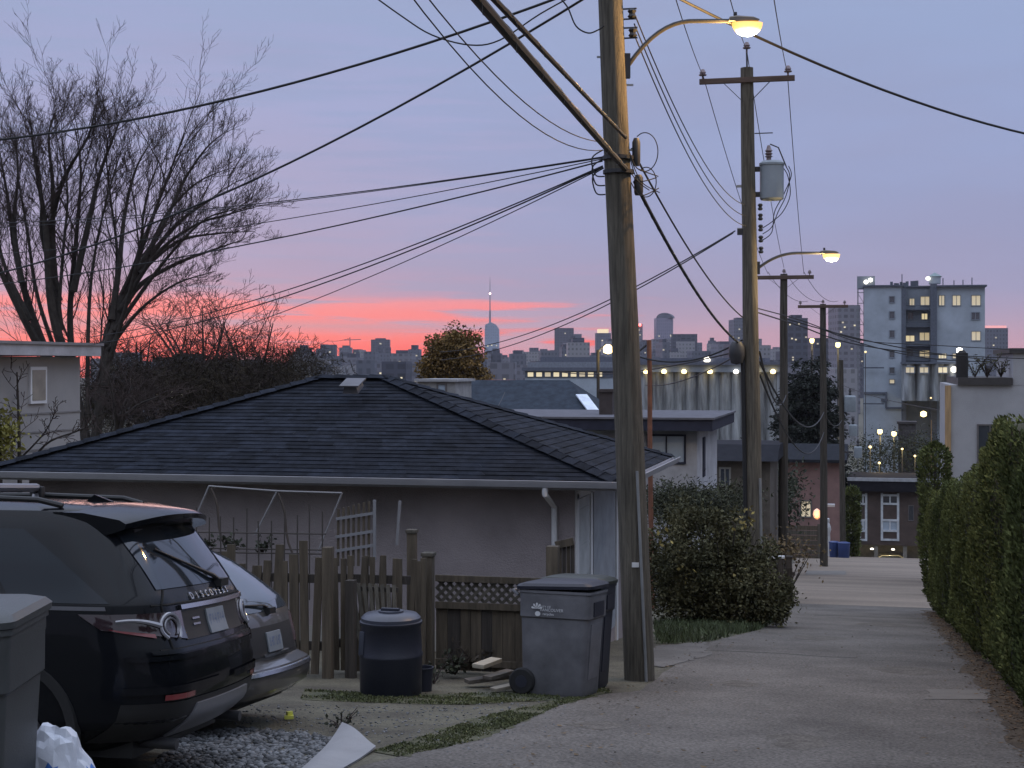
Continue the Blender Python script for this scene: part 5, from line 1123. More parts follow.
# ================================================================== vehicles: body surface from plan outlines stacked by height
class Shell:
    """x: rear bumper at 0, front at -length; y: half width; z: height above ground"""
    def __init__(s, zs, xr, xf, w, rx, ry, bow=.06, ex=2.3): s.zs, s.xr, s.xf, s.w, s.rx, s.ry, s.bow, s.ex = zs, xr, xf, w, rx, ry, bow, ex
    def at(s, a, z): return float(np.interp(z, s.zs, a))
    def half(s, z):
        xr, xf, w, rx, ry = (s.at(a, z) for a in (s.xr, s.xf, s.w, s.rx, s.ry)); e = 2/s.ex; pts = []
        for i in range(8): y = (w-ry)*i/8; pts.append((-xr-s.bow*(y/w)**2, y))
        for i in range(13): t = math.pi/2*i/12; pts.append((-xr-rx+rx*math.cos(t)**e-s.bow*((w-ry)/w)**2*(math.cos(t)**e), w-ry+ry*math.sin(t)**e))
        L0 = -xr-rx; fx, fy = min(.55, (xf-xr)*.25), .5*w; L1 = -xf+fx
        for i in range(1, 30): pts.append((L0+(L1-L0)*i/30, w))
        for i in range(9): t = math.pi/2*i/8; pts.append((-xf+fx-fx*math.sin(t)**e, w-fy+fy*math.cos(t)**e))
        for i in range(1, 4): pts.append((-xf, (w-fy)*(1-i/3)))
        return pts
    def ring(s, z):
        h = s.half(z); return [Vector((x, y, z)) for x, y in h]+[Vector((x, -y, z)) for x, y in reversed(h[1:-1])]
    def pt(s, p, z, off=0.0):
        h = np.array(s.half(z)); d = np.concatenate([[0], np.cumsum(np.linalg.norm(np.diff(h, axis=0), axis=1))]); sg = 1 if p >= 0 else -1
        q = Vector((float(np.interp(abs(p), d, h[:, 0])), sg*float(np.interp(abs(p), d, h[:, 1])), z))
        if off: q = q+s.nrm(p, z)*off
        return q
    def nrm(s, p, z):
        a = s.pt(p+.02, z)-s.pt(p-.02, z); b = s.pt(p, z+.012)-s.pt(p, z-.012); n = a.cross(b).normalized()
        return n if n.dot(s.pt(p, z)-Vector((s.pt(0, z).x-1.5, 0, z))) > 0 else -n
    def patch(s, p0, p1, z0, z1, np_=12, nz=6, off=.004, lip=.0):
        f = lambda v, z: v(z) if callable(v) else v
        rows = []
        for i in range(nz+1):
            z = z0+(z1-z0)*i/nz; a, b = f(p0, z), f(p1, z); rows.append([s.pt(a+(b-a)*j/np_, z, off) for j in range(np_+1)])
        m = MB(); m.grid(rows)
        if lip:   # skirt so that the piece has thickness
            edge = rows[0]+[r[-1] for r in rows[1:]]+rows[-1][::-1][1:]+[r[0] for r in rows[::-1]][1:-1]; c = Vector((-1.5, 0, .9))
            inn = [q+(c-q).normalized()*lip for q in edge]; n = len(edge); m.add(edge+inn, [(i, (i+1) % n, (i+1) % n+n, i+n) for i in range(n)])
        return m
def poly_on(sh, pts, off=.004, n=7, lip=0):
    """four-cornered piece on the body: corners (p,z) lower-left, lower-right, upper-right, upper-left"""
    (a, b, c, d) = [np.array(q, float) for q in pts]; rows = []
    for i in range(n+1):
        v = i/n; l = a+(d-a)*v; r_ = b+(c-b)*v; rows.append([sh.pt(*(l+(r_-l)*j/14), off) for j in range(15)])
    m = MB(); m.grid(rows)
    if lip:
        edge = rows[0]+[r[-1] for r in rows[1:]]+rows[-1][::-1][1:]+[r[0] for r in rows[::-1]][1:-1]; c = Vector((-1.5, 0, .9)); inn = [q+(c-q).normalized()*lip for q in edge]; k = len(edge)
        m.add(edge+inn, [(i, (i+1) % k, (i+1) % k+k, i+k) for i in range(k)])
    return m
def boolean_cut(o, cutters):
    for c in cutters:
        md = o.modifiers.new('cut', 'BOOLEAN'); md.operation = 'DIFFERENCE'; md.object = c; md.solver = 'EXACT'
    dg = bpy.context.evaluated_depsgraph_get(); me = bpy.data.meshes.new_from_object(o.evaluated_get(dg)); o.modifiers.clear(); o.data = me
    me.polygons.foreach_set('use_smooth', [True]*len(me.polygons)); me.set_sharp_from_angle(angle=R(32))
    for c in cutters: bpy.data.objects.remove(c)
def car_wheel(par, x, y, r, w, side, spokes=5):
    m = MB(); m.lathe([(r*.66, -w/2), (r*.93, -w/2), (r, -w*.3), (r, w*.3), (r*.93, w/2), (r*.66, w/2)], (x, y, r), 40, 'Y'); wh = m.build('wheel', RUB, par, smooth=True, local=True)
    m = MB(); m.lathe([(r*.68, -.01), (r*.68, .02), (r*.62, .02), (r*.6, -.04), (.0, -.05)], (x, y+side*w*.48, r), 40, 'Y')
    for k in range(spokes):
        a = 2*math.pi*k/spokes+.3; m.bar((x, y+side*w*.42, r), (x+r*.64*math.cos(a), y+side*w*.46, r+r*.64*math.sin(a)), .055, .03, (0, 1, 0))
    m.build('rim', M('alloy', (.22, .22, .23), .35, metal=.8), wh, local=True); return wh
def textmesh(s, size, par, mt, loc, rot, ext=.003, align='CENTER', spacing=1.0, name='lettering'):
    c = bpy.data.curves.new('t', 'FONT'); c.body = s; c.size = size; c.align_x = align; c.extrude = ext; c.space_character = spacing; c.offset = .0012
    o = bpy.data.objects.new(name, c); me = bpy.data.meshes.new_from_object(o); bpy.data.objects.remove(o); o = bpy.data.objects.new(name, me); COL.objects.link(o); o.parent = par; LOC[o.name] = LOC[par.name]; o.location = loc; o.rotation_euler = rot; me.materials.append(mt); return o
BLKP = M('black_paint', (.006, .0068, .009), .2, var=.02, coat=.28, spec=.08)
SILP = M('taupe_paint', (.085, .08, .076), .32, metal=.3, var=.03, coat=.8)
BLKPL = M('black_plastic', (.010, .010, .011), .55, var=.1, bump=.1, bscale=200)
SMOKE = M('tinted_glass', (.008, .012, .018), .04, var=.05, spec=.2, coat=.1)
REARG = M('rear_glass', (.014, .018, .024), .04, var=.05, spec=.4, coat=.4)
CHROME = M('chrome', (.55, .56, .58), .22, metal=1, var=.05)
SATIN = M('satin_silver', (.22, .22, .24), .4, metal=.6, var=.05)
LENSD = M('smoked_lens', (.03, .018, .022), .06, var=.2, spec=.9, coat=1)
REDLN = M('red_lens', (.17, .012, .016), .15, var=.2, spec=.8, coat=1)
CLEAR = M('clear_lens', (.24, .24, .27), .12, var=.1, spec=.9, coat=.5)
PLATE = M('plate_white', (.19, .21, .235), .4, var=.1, scale=8)
PLINK = M('plate_ink', (.12, .15, .24), .5)
# --- black four-wheel drive
zs = [.26, .34, .45, .58, .70, .84, .96, 1.08, 1.13, 1.20, 1.34, 1.48, 1.60, 1.67, 1.705, 1.725]
suv = Shell(zs, [.30, .16, .03, .0, .0, .035, .085, .115, .130, .175, .265, .365, .46, .55, .72, 1.02],
            [4.40, 4.48, 4.56, 4.58, 4.58, 4.56, 4.50, 4.35, 3.6, 3.35, 3.12, 2.88, 2.64, 2.45, 2.2, 1.95],
            [.80, .89, .935, .945, .95, .95, .945, .935, .925, .895, .845, .79, .74, .69, .60, .42],
            [.55, .55, .55, .55, .55, .52, .50, .48, .46, .44, .42, .42, .42, .42, .4, .35], [.42, .42, .42, .42, .42, .40, .40, .40, .38, .36, .34, .32, .30, .30, .26, .2], .09)
SUVY = 9.07; SUVX = onY(219, 620, SUVY).x+.035
t_suv = thing('parked_suv', 'black four wheel drive with roof spoiler and lettered tailgate, nearest on the left', 'car', (SUVX, SUVY, gh(SUVY)+.012), rot=(R(-4.5), 0, R(4.5))); LOC[t_suv.name] = (0, 0, 0)
zz = sorted(set(zs+list(np.arange(.28, 1.72, .06)))); m = MB(); loft(m, [suv.ring(z) for z in zz]); body = m.build('body', BLKP, t_suv, smooth=True, local=True)
cut = []
for x in (-1.02, -3.68):
    for y in (-.85, .85): m = MB(); m.lathe([(.0, -.26), (.40, -.26), (.40, .26), (0, .26)], (x, y, .365), 36, 'Y'); cut.append(m.build('cutter', None, local=True))
bpy.context.view_layer.update(); boolean_cut(body, cut)
for x in (-1.02, -3.68):
    for s in (-1, 1):
        car_wheel(t_suv, x, s*.80, .365, .235, s)
        m = MB(); rows = []
        for i in range(25):
            a = R(-25+230*i/24); rows.append([Vector((x+rr*math.cos(a), s*(.948-.0*rr+dy), .365+rr*math.sin(a))) for rr, dy in ((.395, -.06), (.395, .012), (.45, .014), (.462, -.03))])
        m.grid(rows); m.build('arch_trim', BLKPL, t_suv, smooth=True, local=True)
m = MB(); m.bb(-4.3, -.32, -.72, .72, .22, .5); m.build('underbody', BLKPL, t_suv, local=True)
SG = SMOKE
w_rear = suv.patch(lambda z: -.66-.02*(1.6-z), lambda z: .66+.02*(1.6-z), 1.205, 1.60, 18, 8, .006); w_rear.build('rear_window', REARG, t_suv, smooth=True, local=True)
for s in (-1, 1):
    nm = 'side_window'
    for a, b in ((-1.02, -1.62), (-1.69, -2.45), (-2.55, -3.25)):
        q = poly_on(suv, ((s*-a, 1.135), (s*-b, 1.135), (s*-(b+(.30 if a < -2.5 else .10 if a < -1.6 else .06)), 1.56), (s*-(a+(.02)-.20*(a > -1.1)), 1.56)), .005); q.build(nm, SG, t_suv, smooth=True, local=True)
    # shoulder crease: reflected light line put in as a paler strip; sill moulding
    q = suv.patch(s*1.05, s*4.3, 1.095, 1.118, 30, 1, .008); q.build('crease_sheen', M('sheen_strip', (.10, .10, .11), .3, metal=.7), t_suv, smooth=True, local=True)
    m = MB(); m.tube([(-.85, s*.63, 1.70), (-1.0, s*.655, 1.735), (-1.6, s*.67, 1.75), (-2.2, s*.66, 1.74), (-2.5, s*.64, 1.70)], .018, 8); m.build('roof_rail', BLKPL, t_suv, smooth=True, local=True)
# black hatch panel shadow line and spoiler
sp = MB(); prof = [(-.88, 1.718), (-.60, 1.715), (-.34, 1.675), (-.295, 1.652), (-.30, 1.620), (-.42, 1.585), (-.56, 1.535), (-.80, 1.535)]; rows = []
for y in np.linspace(-.70, .70, 15):
    f = abs(y)/.70; k = 1-.10*f**3; rows.append([Vector((-.9+(x+.9)*(k if x > -.7 else 1)-.06*f**2*(x > -.7), y, z-.055*f**2.5)) for x, z in prof])
n = len(prof); allv = [q for r_ in rows for q in r_]; fs = [(i*n+j, i*n+(j+1) % n, (i+1)*n+(j+1) % n, (i+1)*n+j) for i in range(14) for j in range(n)]+[tuple(range(n)), tuple(range(15*n-1, 14*n-1, -1))]
sp.add(allv, fs); sp.build('spoiler', BLKP, t_suv, smooth=True, sharp=38, local=True)
m = MB(); m.bb(-.54, -.44, -.5, .5, 1.535, 1.56); m.build('spoiler_underside', BLKPL, t_suv, local=True)
# tailgate shut lines, chrome strip, plate recess, plate
m = suv.patch(-.50, .74, 1.078, 1.104, 24, 2, .020, .03); m.build('chrome_strip', CHROME, t_suv, smooth=True, local=True)
m = suv.patch(-.50, .56, .90, 1.073, 24, 4, .007); m.build('plate_recess', BLKPL, t_suv, smooth=True, local=True)
m = suv.patch(-.155, .155, .905, 1.055, 6, 2, .018, .02); pl = m.build('license_plate', PLATE, t_suv, local=True)
m = MB()
for k, dx in enumerate((-.11, -.07, -.03, .03, .07, .11)):
    for u0, u1, v0, v1 in (((-.015, -.006, .95, 1.02), (-.006, .014, 1.008, 1.02)), ((-.014, .014, .95, .962), (-.004, .005, .962, 1.02)), ((-.015, .012, .98, .992), (.005, .014, .95, 1.02)))[k % 3]: mm = suv.patch(dx+u0, dx+u1, v0, v1, 1, 1, .0195); m.add(mm.v, mm.f)
m.build('plate_characters', PLINK, pl, local=True)
m = suv.patch(-.37, -.27, 1.010, 1.022, 4, 1, .014, .01); m.build('emblem_bar', CHROME, t_suv, local=True)
m = suv.patch(-.37, -.27, .975, .987, 4, 1, .014, .01); m.build('emblem_bar', CHROME, t_suv, local=True)
# lettering across the tailgate, each letter set on the curved panel
for k, ch_ in enumerate('DISCOVERY'):
    p = -.29+k*.082; z0 = 1.128; q = suv.pt(p, z0, .008); nv = suv.nrm(p, z0+.02); xv = Vector((0, 0, 1)).cross(nv).normalized(); zv = nv.cross(xv).normalized()
    o = textmesh(ch_, .064, t_suv, CHROME, q, Matrix((xv, zv, nv)).transposed().to_euler(), .004, name='lettering')
# seam lines of the tailgate
for (p0, z0, p1, z1) in ((-.80, .86, .80, .86), (-.70, .86, -.70, 1.12), (.70, .86, .70, 1.12), (-.70, 1.12, -.60, 1.2), (-.78, 1.118, .78, 1.118)):
    k = 12; pts = [suv.pt(p0+(p1-p0)*i/k, z0+(z1-z0)*i/k, .001) for i in range(k+1)]; m = MB(); m.tube(pts, .008, 5); m.build('seam', M('seam_black', (.002, .002, .002), .9), t_suv, local=True)
# bright ledge above the bumper
m = suv.patch(-.86, .86, .835, .858, 26, 2, .016); m.build('bumper_ledge', BLKP, t_suv, smooth=True, local=True)
m = suv.patch(-1.02, 1.02, .800, .828, 30, 2, .014); m.build('bumper_step', BLKP, t_suv, smooth=True, local=True)
# tail lights wrap round the corners
for s in (-1, 1):
    L_ = poly_on(suv, ((s*.50, .905), (s*1.10, .985), (s*1.22, 1.075), (s*.50, 1.075)), .010, 8, .02); tl = L_.build('tail_light', LENSD, t_suv, smooth=True, local=True)
    c0 = (s*.66, .985)
    for rr, wd, mt in ((.086, .011, CLEAR), (.058, .007, SATIN)):
        m = MB(); pts = [suv.pt(c0[0]+rr*1.05*math.cos(a), c0[1]+rr*math.sin(a)*.92, .016) for a in np.linspace(R(-60 if s < 0 else 120), R(230 if s < 0 else 410), 26)]; m.tube(pts, wd, 6); m.build('light_ring', mt, tl, smooth=True, local=True)
    m = MB(); pts = [suv.pt(s*(.75+.26*u), 1.000+.03*u+.02*math.sin(u*3), .016) for u in np.linspace(0, 1, 12)]; m.tube(pts, [.016-.008*i/11 for i in range(12)], 6); m.build('light_bar', CLEAR, tl, smooth=True, local=True)
    m = poly_on(suv, ((s*.80, .930), (s*1.02, .975), (s*1.06, .99), (s*.80, .955)), .015); m.build('red_segment', REDLN, tl, smooth=True, local=True)
    m = suv.patch(s*.52, s*.80, .575, .605, 10, 2, .012); m.build('reflector', REDLN, t_suv, smooth=True, local=True)
    m = suv.patch(s*.10, s*1.05, .612, .655, 20, 2, .018); m.build('bumper_crease', BLKP, t_suv, smooth=True, local=True)
m = suv.patch(-1.05, 1.05, .33, .56, 40, 5, .006); m.build('lower_bumper', BLKPL, t_suv, smooth=True, local=True)
m = poly_on(suv, ((-.58, .345), (.58, .345), (.46, .525), (-.46, .525)), .020, 6, .03); m.build('skid_plate', SATIN, t_suv, smooth=True, local=True)
for y in (-.58, .58): m = MB(); m.tube([(-.5, y, .30), (-.10, y, .29)], .035, 12); m.build('exhaust', DARKM, t_suv, smooth=True, local=True)
m = MB(); m.tube([suv.pt(.28, 1.205, .015), suv.pt(.18, 1.235, .03), suv.pt(-.12, 1.33, .018), suv.pt(-.42, 1.43, .015)], [.02, .014, .009, .006], 6); m.box(suv.pt(.30, 1.19, .02), (.06, .14, .05)); m.build('wiper', BLKPL, t_suv, smooth=True, local=True)
m = MB(); m.tube([(-1.62, -.60, 1.735), (-1.62, -.60, 1.80), (-1.62, .60, 1.80), (-1.62, .60, 1.735)], .03, 8); m.build('roof_bar', SATIN, t_suv, smooth=True, local=True)
m = MB(); m.box((-1.62, .62, 1.755), (.09, .06, .11)); m.build('roof_bar_foot', BLKPL, t_suv, bevel=.015, local=True)
m = MB(); m.prism([(-.98, 1.715), (-.80, 1.715), (-.80, 1.722), (-.92, 1.765)], -.02, .02, 'Y'); m.build('aerial_fin', BLKP, t_suv, local=True)
m = suv.patch(-2.2, 2.2, .36, .42, 4, 2, .0)
for s in (-1, 1):
    m = MB(); rows = []; m = poly_on(suv, ((s*2.02, .62), (s*2.55, .62), (s*2.55, .64), (s*2.02, .64)), .012); m.build('side_moulding', BLKPL, t_suv, local=True)
    for px_ in (1.70, 2.52, 3.35): pts = [suv.pt(s*px_, z, .001) for z in np.linspace(.46, 1.12, 8)]; m = MB(); m.tube(pts, .007, 5); m.build('door_seam', M('seam_black', (.002, .002, .002)), t_suv, local=True)
    m = MB(); m.box((-3.1, s*1.03, 1.16), (.14, .16, .13)); m.build('mirror', BLKP, t_suv, bevel=.04, local=True)
ws = suv.patch(0, 0, 1, 1.1, 1, 1)
hb_ = [np.array(suv.half(z)) for z in (1.15, 1.6)]
# --- taupe hatchback beyond it
zs2 = [.22, .28, .34, .40, .46, .52, .56, .72, .90, .97, 1.02, 1.15, 1.28, 1.38, 1.43, 1.455]
hat = Shell(zs2, [.22, .10, .02, .0, .0, .02, .12, .15, .20, .24, .28, .44, .62, .80, 1.0, 1.35],
            [4.2, 4.3, 4.38, 4.4, 4.4, 4.38, 4.35, 4.28, 4.1, 3.6, 3.35, 3.05, 2.78, 2.5, 2.25, 1.95],
            [.76, .83, .87, .88, .885, .885, .875, .87, .865, .855, .84, .775, .70, .63, .55, .4],
            [.5, .5, .5, .5, .5, .5, .46, .44, .44, .44, .44, .42, .4, .4, .38, .3], [.40, .40, .40, .40, .40, .40, .36, .36, .36, .36, .36, .34, .3, .28, .25, .2], .10)
HY = 11.35; HX = onY(272, 645, HY).x+.14
t_h = thing('parked_hatchback', 'taupe hatchback half hidden behind the black four wheel drive', 'car', (HX, HY, gh(HY)+.012), rot=(R(-4.5), 0, R(2))); LOC[t_h.name] = (0, 0, 0); t_h.scale = (1, 1, .97)
zz = sorted(set(zs2+list(np.arange(.24, 1.45, .06)))); m = MB(); loft(m, [hat.ring(z) for z in zz]); body = m.build('body', SILP, t_h, smooth=True, local=True); cut = []
for x in (-.85, -3.45):
    for y in (-.8, .8): m = MB(); m.lathe([(.0, -.24), (.335, -.24), (.335, .24), (0, .24)], (x, y, .31), 32, 'Y'); cut.append(m.build('cutter', None, local=True))
bpy.context.view_layer.update(); boolean_cut(body, cut)
for x in (-.85, -3.45):
    for s in (-1, 1): car_wheel(t_h, x, s*.75, .31, .2, s)
m = MB(); m.bb(-4.1, -.3, -.66, .66, .18, .45); m.build('underbody', BLKPL, t_h, local=True)
m = hat.patch(lambda z: -.66+.12*(z-1), lambda z: .66-.12*(z-1), .93, 1.385, 18, 10, .006); m.build('rear_window', M('pale_rear_glass', (.05, .058, .066), .05, spec=.8, coat=.7, var=.05), t_h, smooth=True, local=True)
m = hat.patch(-.70, .70, 1.385, 1.42, 18, 3, .03, .03); m.build('spoiler', SILP, t_h, smooth=True, local=True)
for s in (-1, 1):
    for a, b in ((.98, 1.45), (1.52, 2.2), (2.28, 2.95)): m = poly_on(hat, ((s*a, 1.0), (s*b, 1.0), (s*(b-.2), 1.32), (s*(a+.05), 1.32)), .005); m.build('side_window', SMOKE, t_h, smooth=True, local=True)
    m = poly_on(hat, ((s*.58, .64), (s*.98, .66), (s*1.02, .87), (s*.60, .88)), .012, 6, .03); m.build('tail_light', M('dim_red_lens', (.07, .010, .012), .15, spec=.8, coat=1), t_h, smooth=True, local=True)
m = hat.patch(-.50, .54, .585, .82, 18, 4, .006); m.build('plate_recess', BLKPL, t_h, smooth=True, local=True)
m = hat.patch(-.155, .155, .615, .765, 6, 2, .018, .02); pl = m.build('license_plate', PLATE, t_h, local=True)
m = MB()
for k, dx in enumerate((-.11, -.07, -.03, .03, .07, .11)):
    for u0, u1, v0, v1 in (((-.015, -.006, .66, .73), (-.006, .014, .718, .73)), ((-.014, .014, .66, .672), (-.004, .005, .672, .73)), ((-.015, .012, .69, .702), (.005, .014, .66, .73)))[(k+1) % 3]: mm = hat.patch(dx+u0, dx+u1, v0, v1, 1, 1, .0195); m.add(mm.v, mm.f)
m.build('plate_characters', PLINK, pl, local=True)
m = hat.patch(-.26, .30, .582, .60, 10, 1, .022, .02); m.build('handle_strip', CHROME, t_h, smooth=True, local=True)
m = hat.patch(-1.0, 1.0, .470, .497, 30, 2, .014, .02); m.build('bumper_strip', CHROME, t_h, smooth=True, local=True)
m = hat.patch(-.97, .97, .225, .27, 30, 2, .006); m.build('bumper_lip', BLKPL, t_h, smooth=True, local=True)
m = MB(); m.tube([hat.pt(.02, .945, .015), hat.pt(-.06, .965, .028), hat.pt(-.42, .99, .018)], [.018, .012, .007], 6); m.box(hat.pt(.03, .925, .02), (.06, .13, .05)); m.build('wiper', BLKPL, t_h, smooth=True, local=True)
for (p0, z0, p1, z1) in ((-.66, .57, -.72, .92), (.66, .57, .72, .92)):
    pts = [hat.pt(p0+(p1-p0)*i/8, z0+(z1-z0)*i/8, .001) for i in range(9)]; m = MB(); m.tube(pts, .007, 5); m.build('seam', M('seam_black', (.002, .002, .002)), t_h, local=True)
# ================================================================== vegetation
BARK = M('bark', (.045, .038, .034), .95, var=.35, scale=6, bump=.8, bscale=30)
TWIG = M('twig_bark', (.062, .048, .046), .95, var=.25, spec=.1)
def bare_tree(name, label, base, limbs, sub, min_r=.006, seed=1, group=None, spread=.55, length=.62, n_child=7, max_r=None, up=.18, fine=False):
    """limbs: list of (points, r0, r1) main stems in world space; sub: recursion depth for side branches"""
    rg = random.Random(seed); t = thing(name, label, 'tree', tuple(base), group); tr = MB(); cr_ = MB()
    for k, (pts, r0, r1) in enumerate(limbs):
        p = [Vector(q) for q in pts]; fine = []
        for i in range(len(p)-1):   # smooth the stem
            a, b, c_, d = p[max(0, i-1)], p[i], p[i+1], p[min(len(p)-1, i+2)]
            for s in range(5):
                u = s/5; fine.append(.5*((2*b)+(c_-a)*u+(2*a-5*b+4*c_-d)*u*u+(3*b-a-3*c_+d)*u**3))
        fine.append(p[-1]); n = len(fine); rr = [r0+(r1-r0)*(i/(n-1))**.8 for i in range(n)]; tr.tube(fine, rr, 9)
        total = sum((fine[i+1]-fine[i]).length for i in range(n-1))
        stack = []
        def kids(path, rads, lv, ln):
            m_ = len(path)-1; cnt = int(n_child*(1.15 if lv else 2.6)) if lv < 2 else n_child-2
            for c0 in range(cnt):
                u = .12+.88*(c0+rg.random())/cnt if lv else .30+.70*(c0+rg.random())/cnt
                j = min(m_-1, int(u*m_)); f = u*m_-j; q = path[j].lerp(path[j+1], f); d = (path[j+1]-path[j]).normalized()
                side = Vector((rg.gauss(0, 1), rg.gauss(0, 1), rg.gauss(0, .6))); side = (side-d*side.dot(d)).normalized()
                nd_ = (d*(1-spread*.55)+side*spread*rg.uniform(.6, 1.2)+Vector((0, 0, up))).normalized()
                L_ = ln*(length if lv == 0 else .56)*rg.uniform(.45, 1.05)*(1.1-.55*u*(lv > 0)-.3*u*(lv == 0)); r_ = min(rads[j]*.55, L_*.0085)
                if L_ < .12 or r_ < min_r*.5: r_ = max(r_, min_r*.6)
                steps = 5 if lv < 2 else 3; pth = [q]; dd = nd_.copy()
                for s in range(steps):
                    dd = (dd+Vector((rg.gauss(0, .16), rg.gauss(0, .16), rg.gauss(0, .12)+up*.35))).normalized(); pth.append(pth[-1]+dd*L_/steps)
                rd = [max(min_r, r_*(1-.75*s/steps)) for s in range(steps+1)]
                cr_.tube(pth, rd, 5 if lv == 0 else 3, cap=False)
                if lv+1 < sub: kids(pth, rd, lv+1, L_)
        kids(fine, rr, 0, total)
    tr.build('trunk', BARK, t, smooth=True, recalc=False); cr_.build('crown', TWIG, t, smooth=True, recalc=False); return t
DT = 40.0; rgd = random.Random(5)
def px3(lst, d0=DT, wob=1.6):
    out = []; dd = 0; tgt = rgd.uniform(-wob, wob); n = len(lst)
    for i, (x, y) in enumerate(lst):
        if y < 330: k_ = (330-y)/300; y = 330-(330-y)*(1-.24*k_); x = 90+(x-90)*(1-.13*k_)
        out.append(P(x, y, d0+tgt*i/(n-1)))
    return out
b0 = P(92, 500, DT); b0.z = gh(b0.y)
root_pts = [b0+Vector((0, 0, -.3)), P(92, 480, DT)]
limbs = [
 (root_pts+px3([(97, 430), (103, 380), (108, 330), (135, 265), (158, 200), (180, 135), (195, 85)]), 0.198, .009),
 (px3([(103, 385), (120, 305), (150, 255), (185, 210), (225, 178), (262, 160)]), 0.132, .009),
 (px3([(106, 345), (135, 290), (175, 262), (215, 245), (250, 232)]), 0.106, .009),
 (px3([(112, 320), (120, 262), (127, 200), (140, 140), (160, 95)]), 0.106, .009),
 (root_pts+px3([(84, 430), (74, 375), (70, 310), (76, 225), (80, 140), (72, 70)]), 0.198, .009),
 (px3([(73, 290), (88, 215), (100, 150), (118, 85), (128, 50)]), 0.106, .009),
 (px3([(76, 390), (52, 310), (43, 215), (30, 130), (22, 60)]), 0.158, .009),
 (px3([(60, 330), (52, 250), (50, 165), (44, 90), (52, 40)]), 0.112, .009),
 (px3([(82, 430), (45, 350), (18, 270), (2, 180), (-12, 100)]), 0.172, .009),
 (px3([(70, 400), (30, 330), (-5, 262), (-40, 190), (-65, 130)]), 0.145, .009),
 (px3([(20, 280), (10, 215), (12, 150), (6, 90)]), 0.092, .009),
 (px3([(45, 240), (60, 160), (88, 90), (95, 45)]), 0.086, .009),
 (px3([(130, 280), (165, 220), (190, 160), (218, 110), (240, 85)]), 0.079, .009),
]
for lst in ([(78, 400), (60, 330), (62, 250), (66, 180), (60, 110), (58, 70)], [(66, 380), (38, 300), (24, 220), (12, 150), (8, 90)], [(88, 420), (88, 340), (92, 270), (104, 200), (118, 140), (130, 90)],
            [(110, 360), (128, 300), (142, 240), (150, 180), (168, 120)], [(115, 330), (150, 280), (182, 238), (215, 205), (245, 195)], [(120, 310), (158, 250), (200, 215), (240, 200), (272, 190)],
            [(140, 270), (180, 235), (220, 225), (262, 222)], [(95, 400), (112, 320), (118, 250), (112, 180), (108, 120), (112, 80)], [(40, 350), (15, 300), (-15, 240), (-30, 180)], [(150, 250), (172, 200), (205, 160), (240, 140)], [(60, 300), (40, 230), (38, 170), (30, 110)], [(30, 320), (-2, 250), (-8, 180), (-20, 110)], [(108, 350), (140, 310), (178, 282), (220, 268)]):
    limbs.append((px3(lst, DT, 2.4), .072, .007))
bare_tree('bare_tree', 'tallest bare tree with many fanning stems above the pale house', b0, limbs, 3, .0035, 3, spread=.58, length=.33, n_child=8, up=.18, fine=True)
# smaller bare trees left of centre
def young(label, px, d, ytop, seed, stems=4, wid=40, lean=0):
    b = P(px, 480, d); b.z = gh(b.y); rg = random.Random(seed); lm = []
    for s in range(stems):
        tx = px+lean+rg.uniform(-wid, wid); mid = px+(tx-px)*.35; d2 = d+rg.uniform(-2, 2)
        lm.append(([b+Vector((0, 0, -.2)), P(px+rg.uniform(-3, 3), 440, d), P(mid, 440+(ytop-440)*.45, (d+d2)/2), P(tx, ytop+rg.uniform(0, 25), d2)], .14*d/50, .015*d/50))
    return bare_tree('bare_tree', label, b, lm, 3, .0058*d/45, seed, 'young bare trees before the sunset', spread=.75, length=.36, n_child=5, up=.06)
young('thin bare tree right beside the trunk of the tallest bare tree', 140, 48, 330, 11, 4, 40)
young('spreading bare tree whose top reaches into the red sunset', 205, 52, 302, 12, 5, 55)
young('low bare tree just above the left slope of the garage roof', 252, 46, 318, 13, 5, 45)
young('small bare tree at the right end of the bare bushes', 288, 60, 352, 14, 4, 30)
young('bushy bare tree in front of the low dark blocks', 170, 44, 350, 15, 5, 50)
young('leaning bare sapling between the house and the bare bushes', 118, 38, 372, 16, 4, 35, 25)
# near sapling in front of the pale house
b = onX(18, 480, -13.6); d_ = 27.5; lm = [([P(20, 500, d_), P(19, 430, d_), P(17, 372, d_)], .05, .012), ([P(20, 480, d_), P(45, 445, d_), P(75, 432, d_), P(92, 425, d_)], .03, .008), ([P(19, 460, d_), P(45, 432, d_), P(58, 405, d_)], .022, .006), ([P(20, 470, d_), P(5, 440, d_), P(-12, 400, d_)], .025, .006)]
q = P(20, 500, d_); q.z = gh(q.y); bare_tree('bare_sapling', 'slender bare sapling standing against the pale house wall', q, lm, 2, .006, 21, None, .7, .35, 4, up=.05)
# dark thicket of brush under the bare trees (uncountable)
THK = M('thicket_twig', (.034, .028, .024), .95, var=.4, scale=.6, island=.5, col2=(.05, .042, .03), spec=.1)
rgn = np.random.default_rng(9); pts = []
for k in range(60):
    px = rgn.uniform(84, 330); d = rgn.uniform(40, 62); yt = np.interp(px, [80, 130, 200, 300, 330], [395, 372, 372, 368, 372])+rgn.uniform(-4, 24); c_ = P(px, yt, d); rad = rgn.uniform(.8, 1.7)
    n_ = 1100; u = rgn.normal(size=(n_, 3)); u /= np.linalg.norm(u, axis=1)[:, None]; r_ = rad*rgn.random(n_)[:, None]**.4; q = np.array(c_)+u*r_*np.array([1, 1, .8]); q[:, 2] -= rgn.random(n_)*3.6*(rgn.random(n_) < .6); pts.append(q)
pts = np.concatenate(pts); v, f = leaf_cards(pts, .26, None, 1, .07); o = raw('thicket', v, f, THK); o['kind'] = 'stuff'
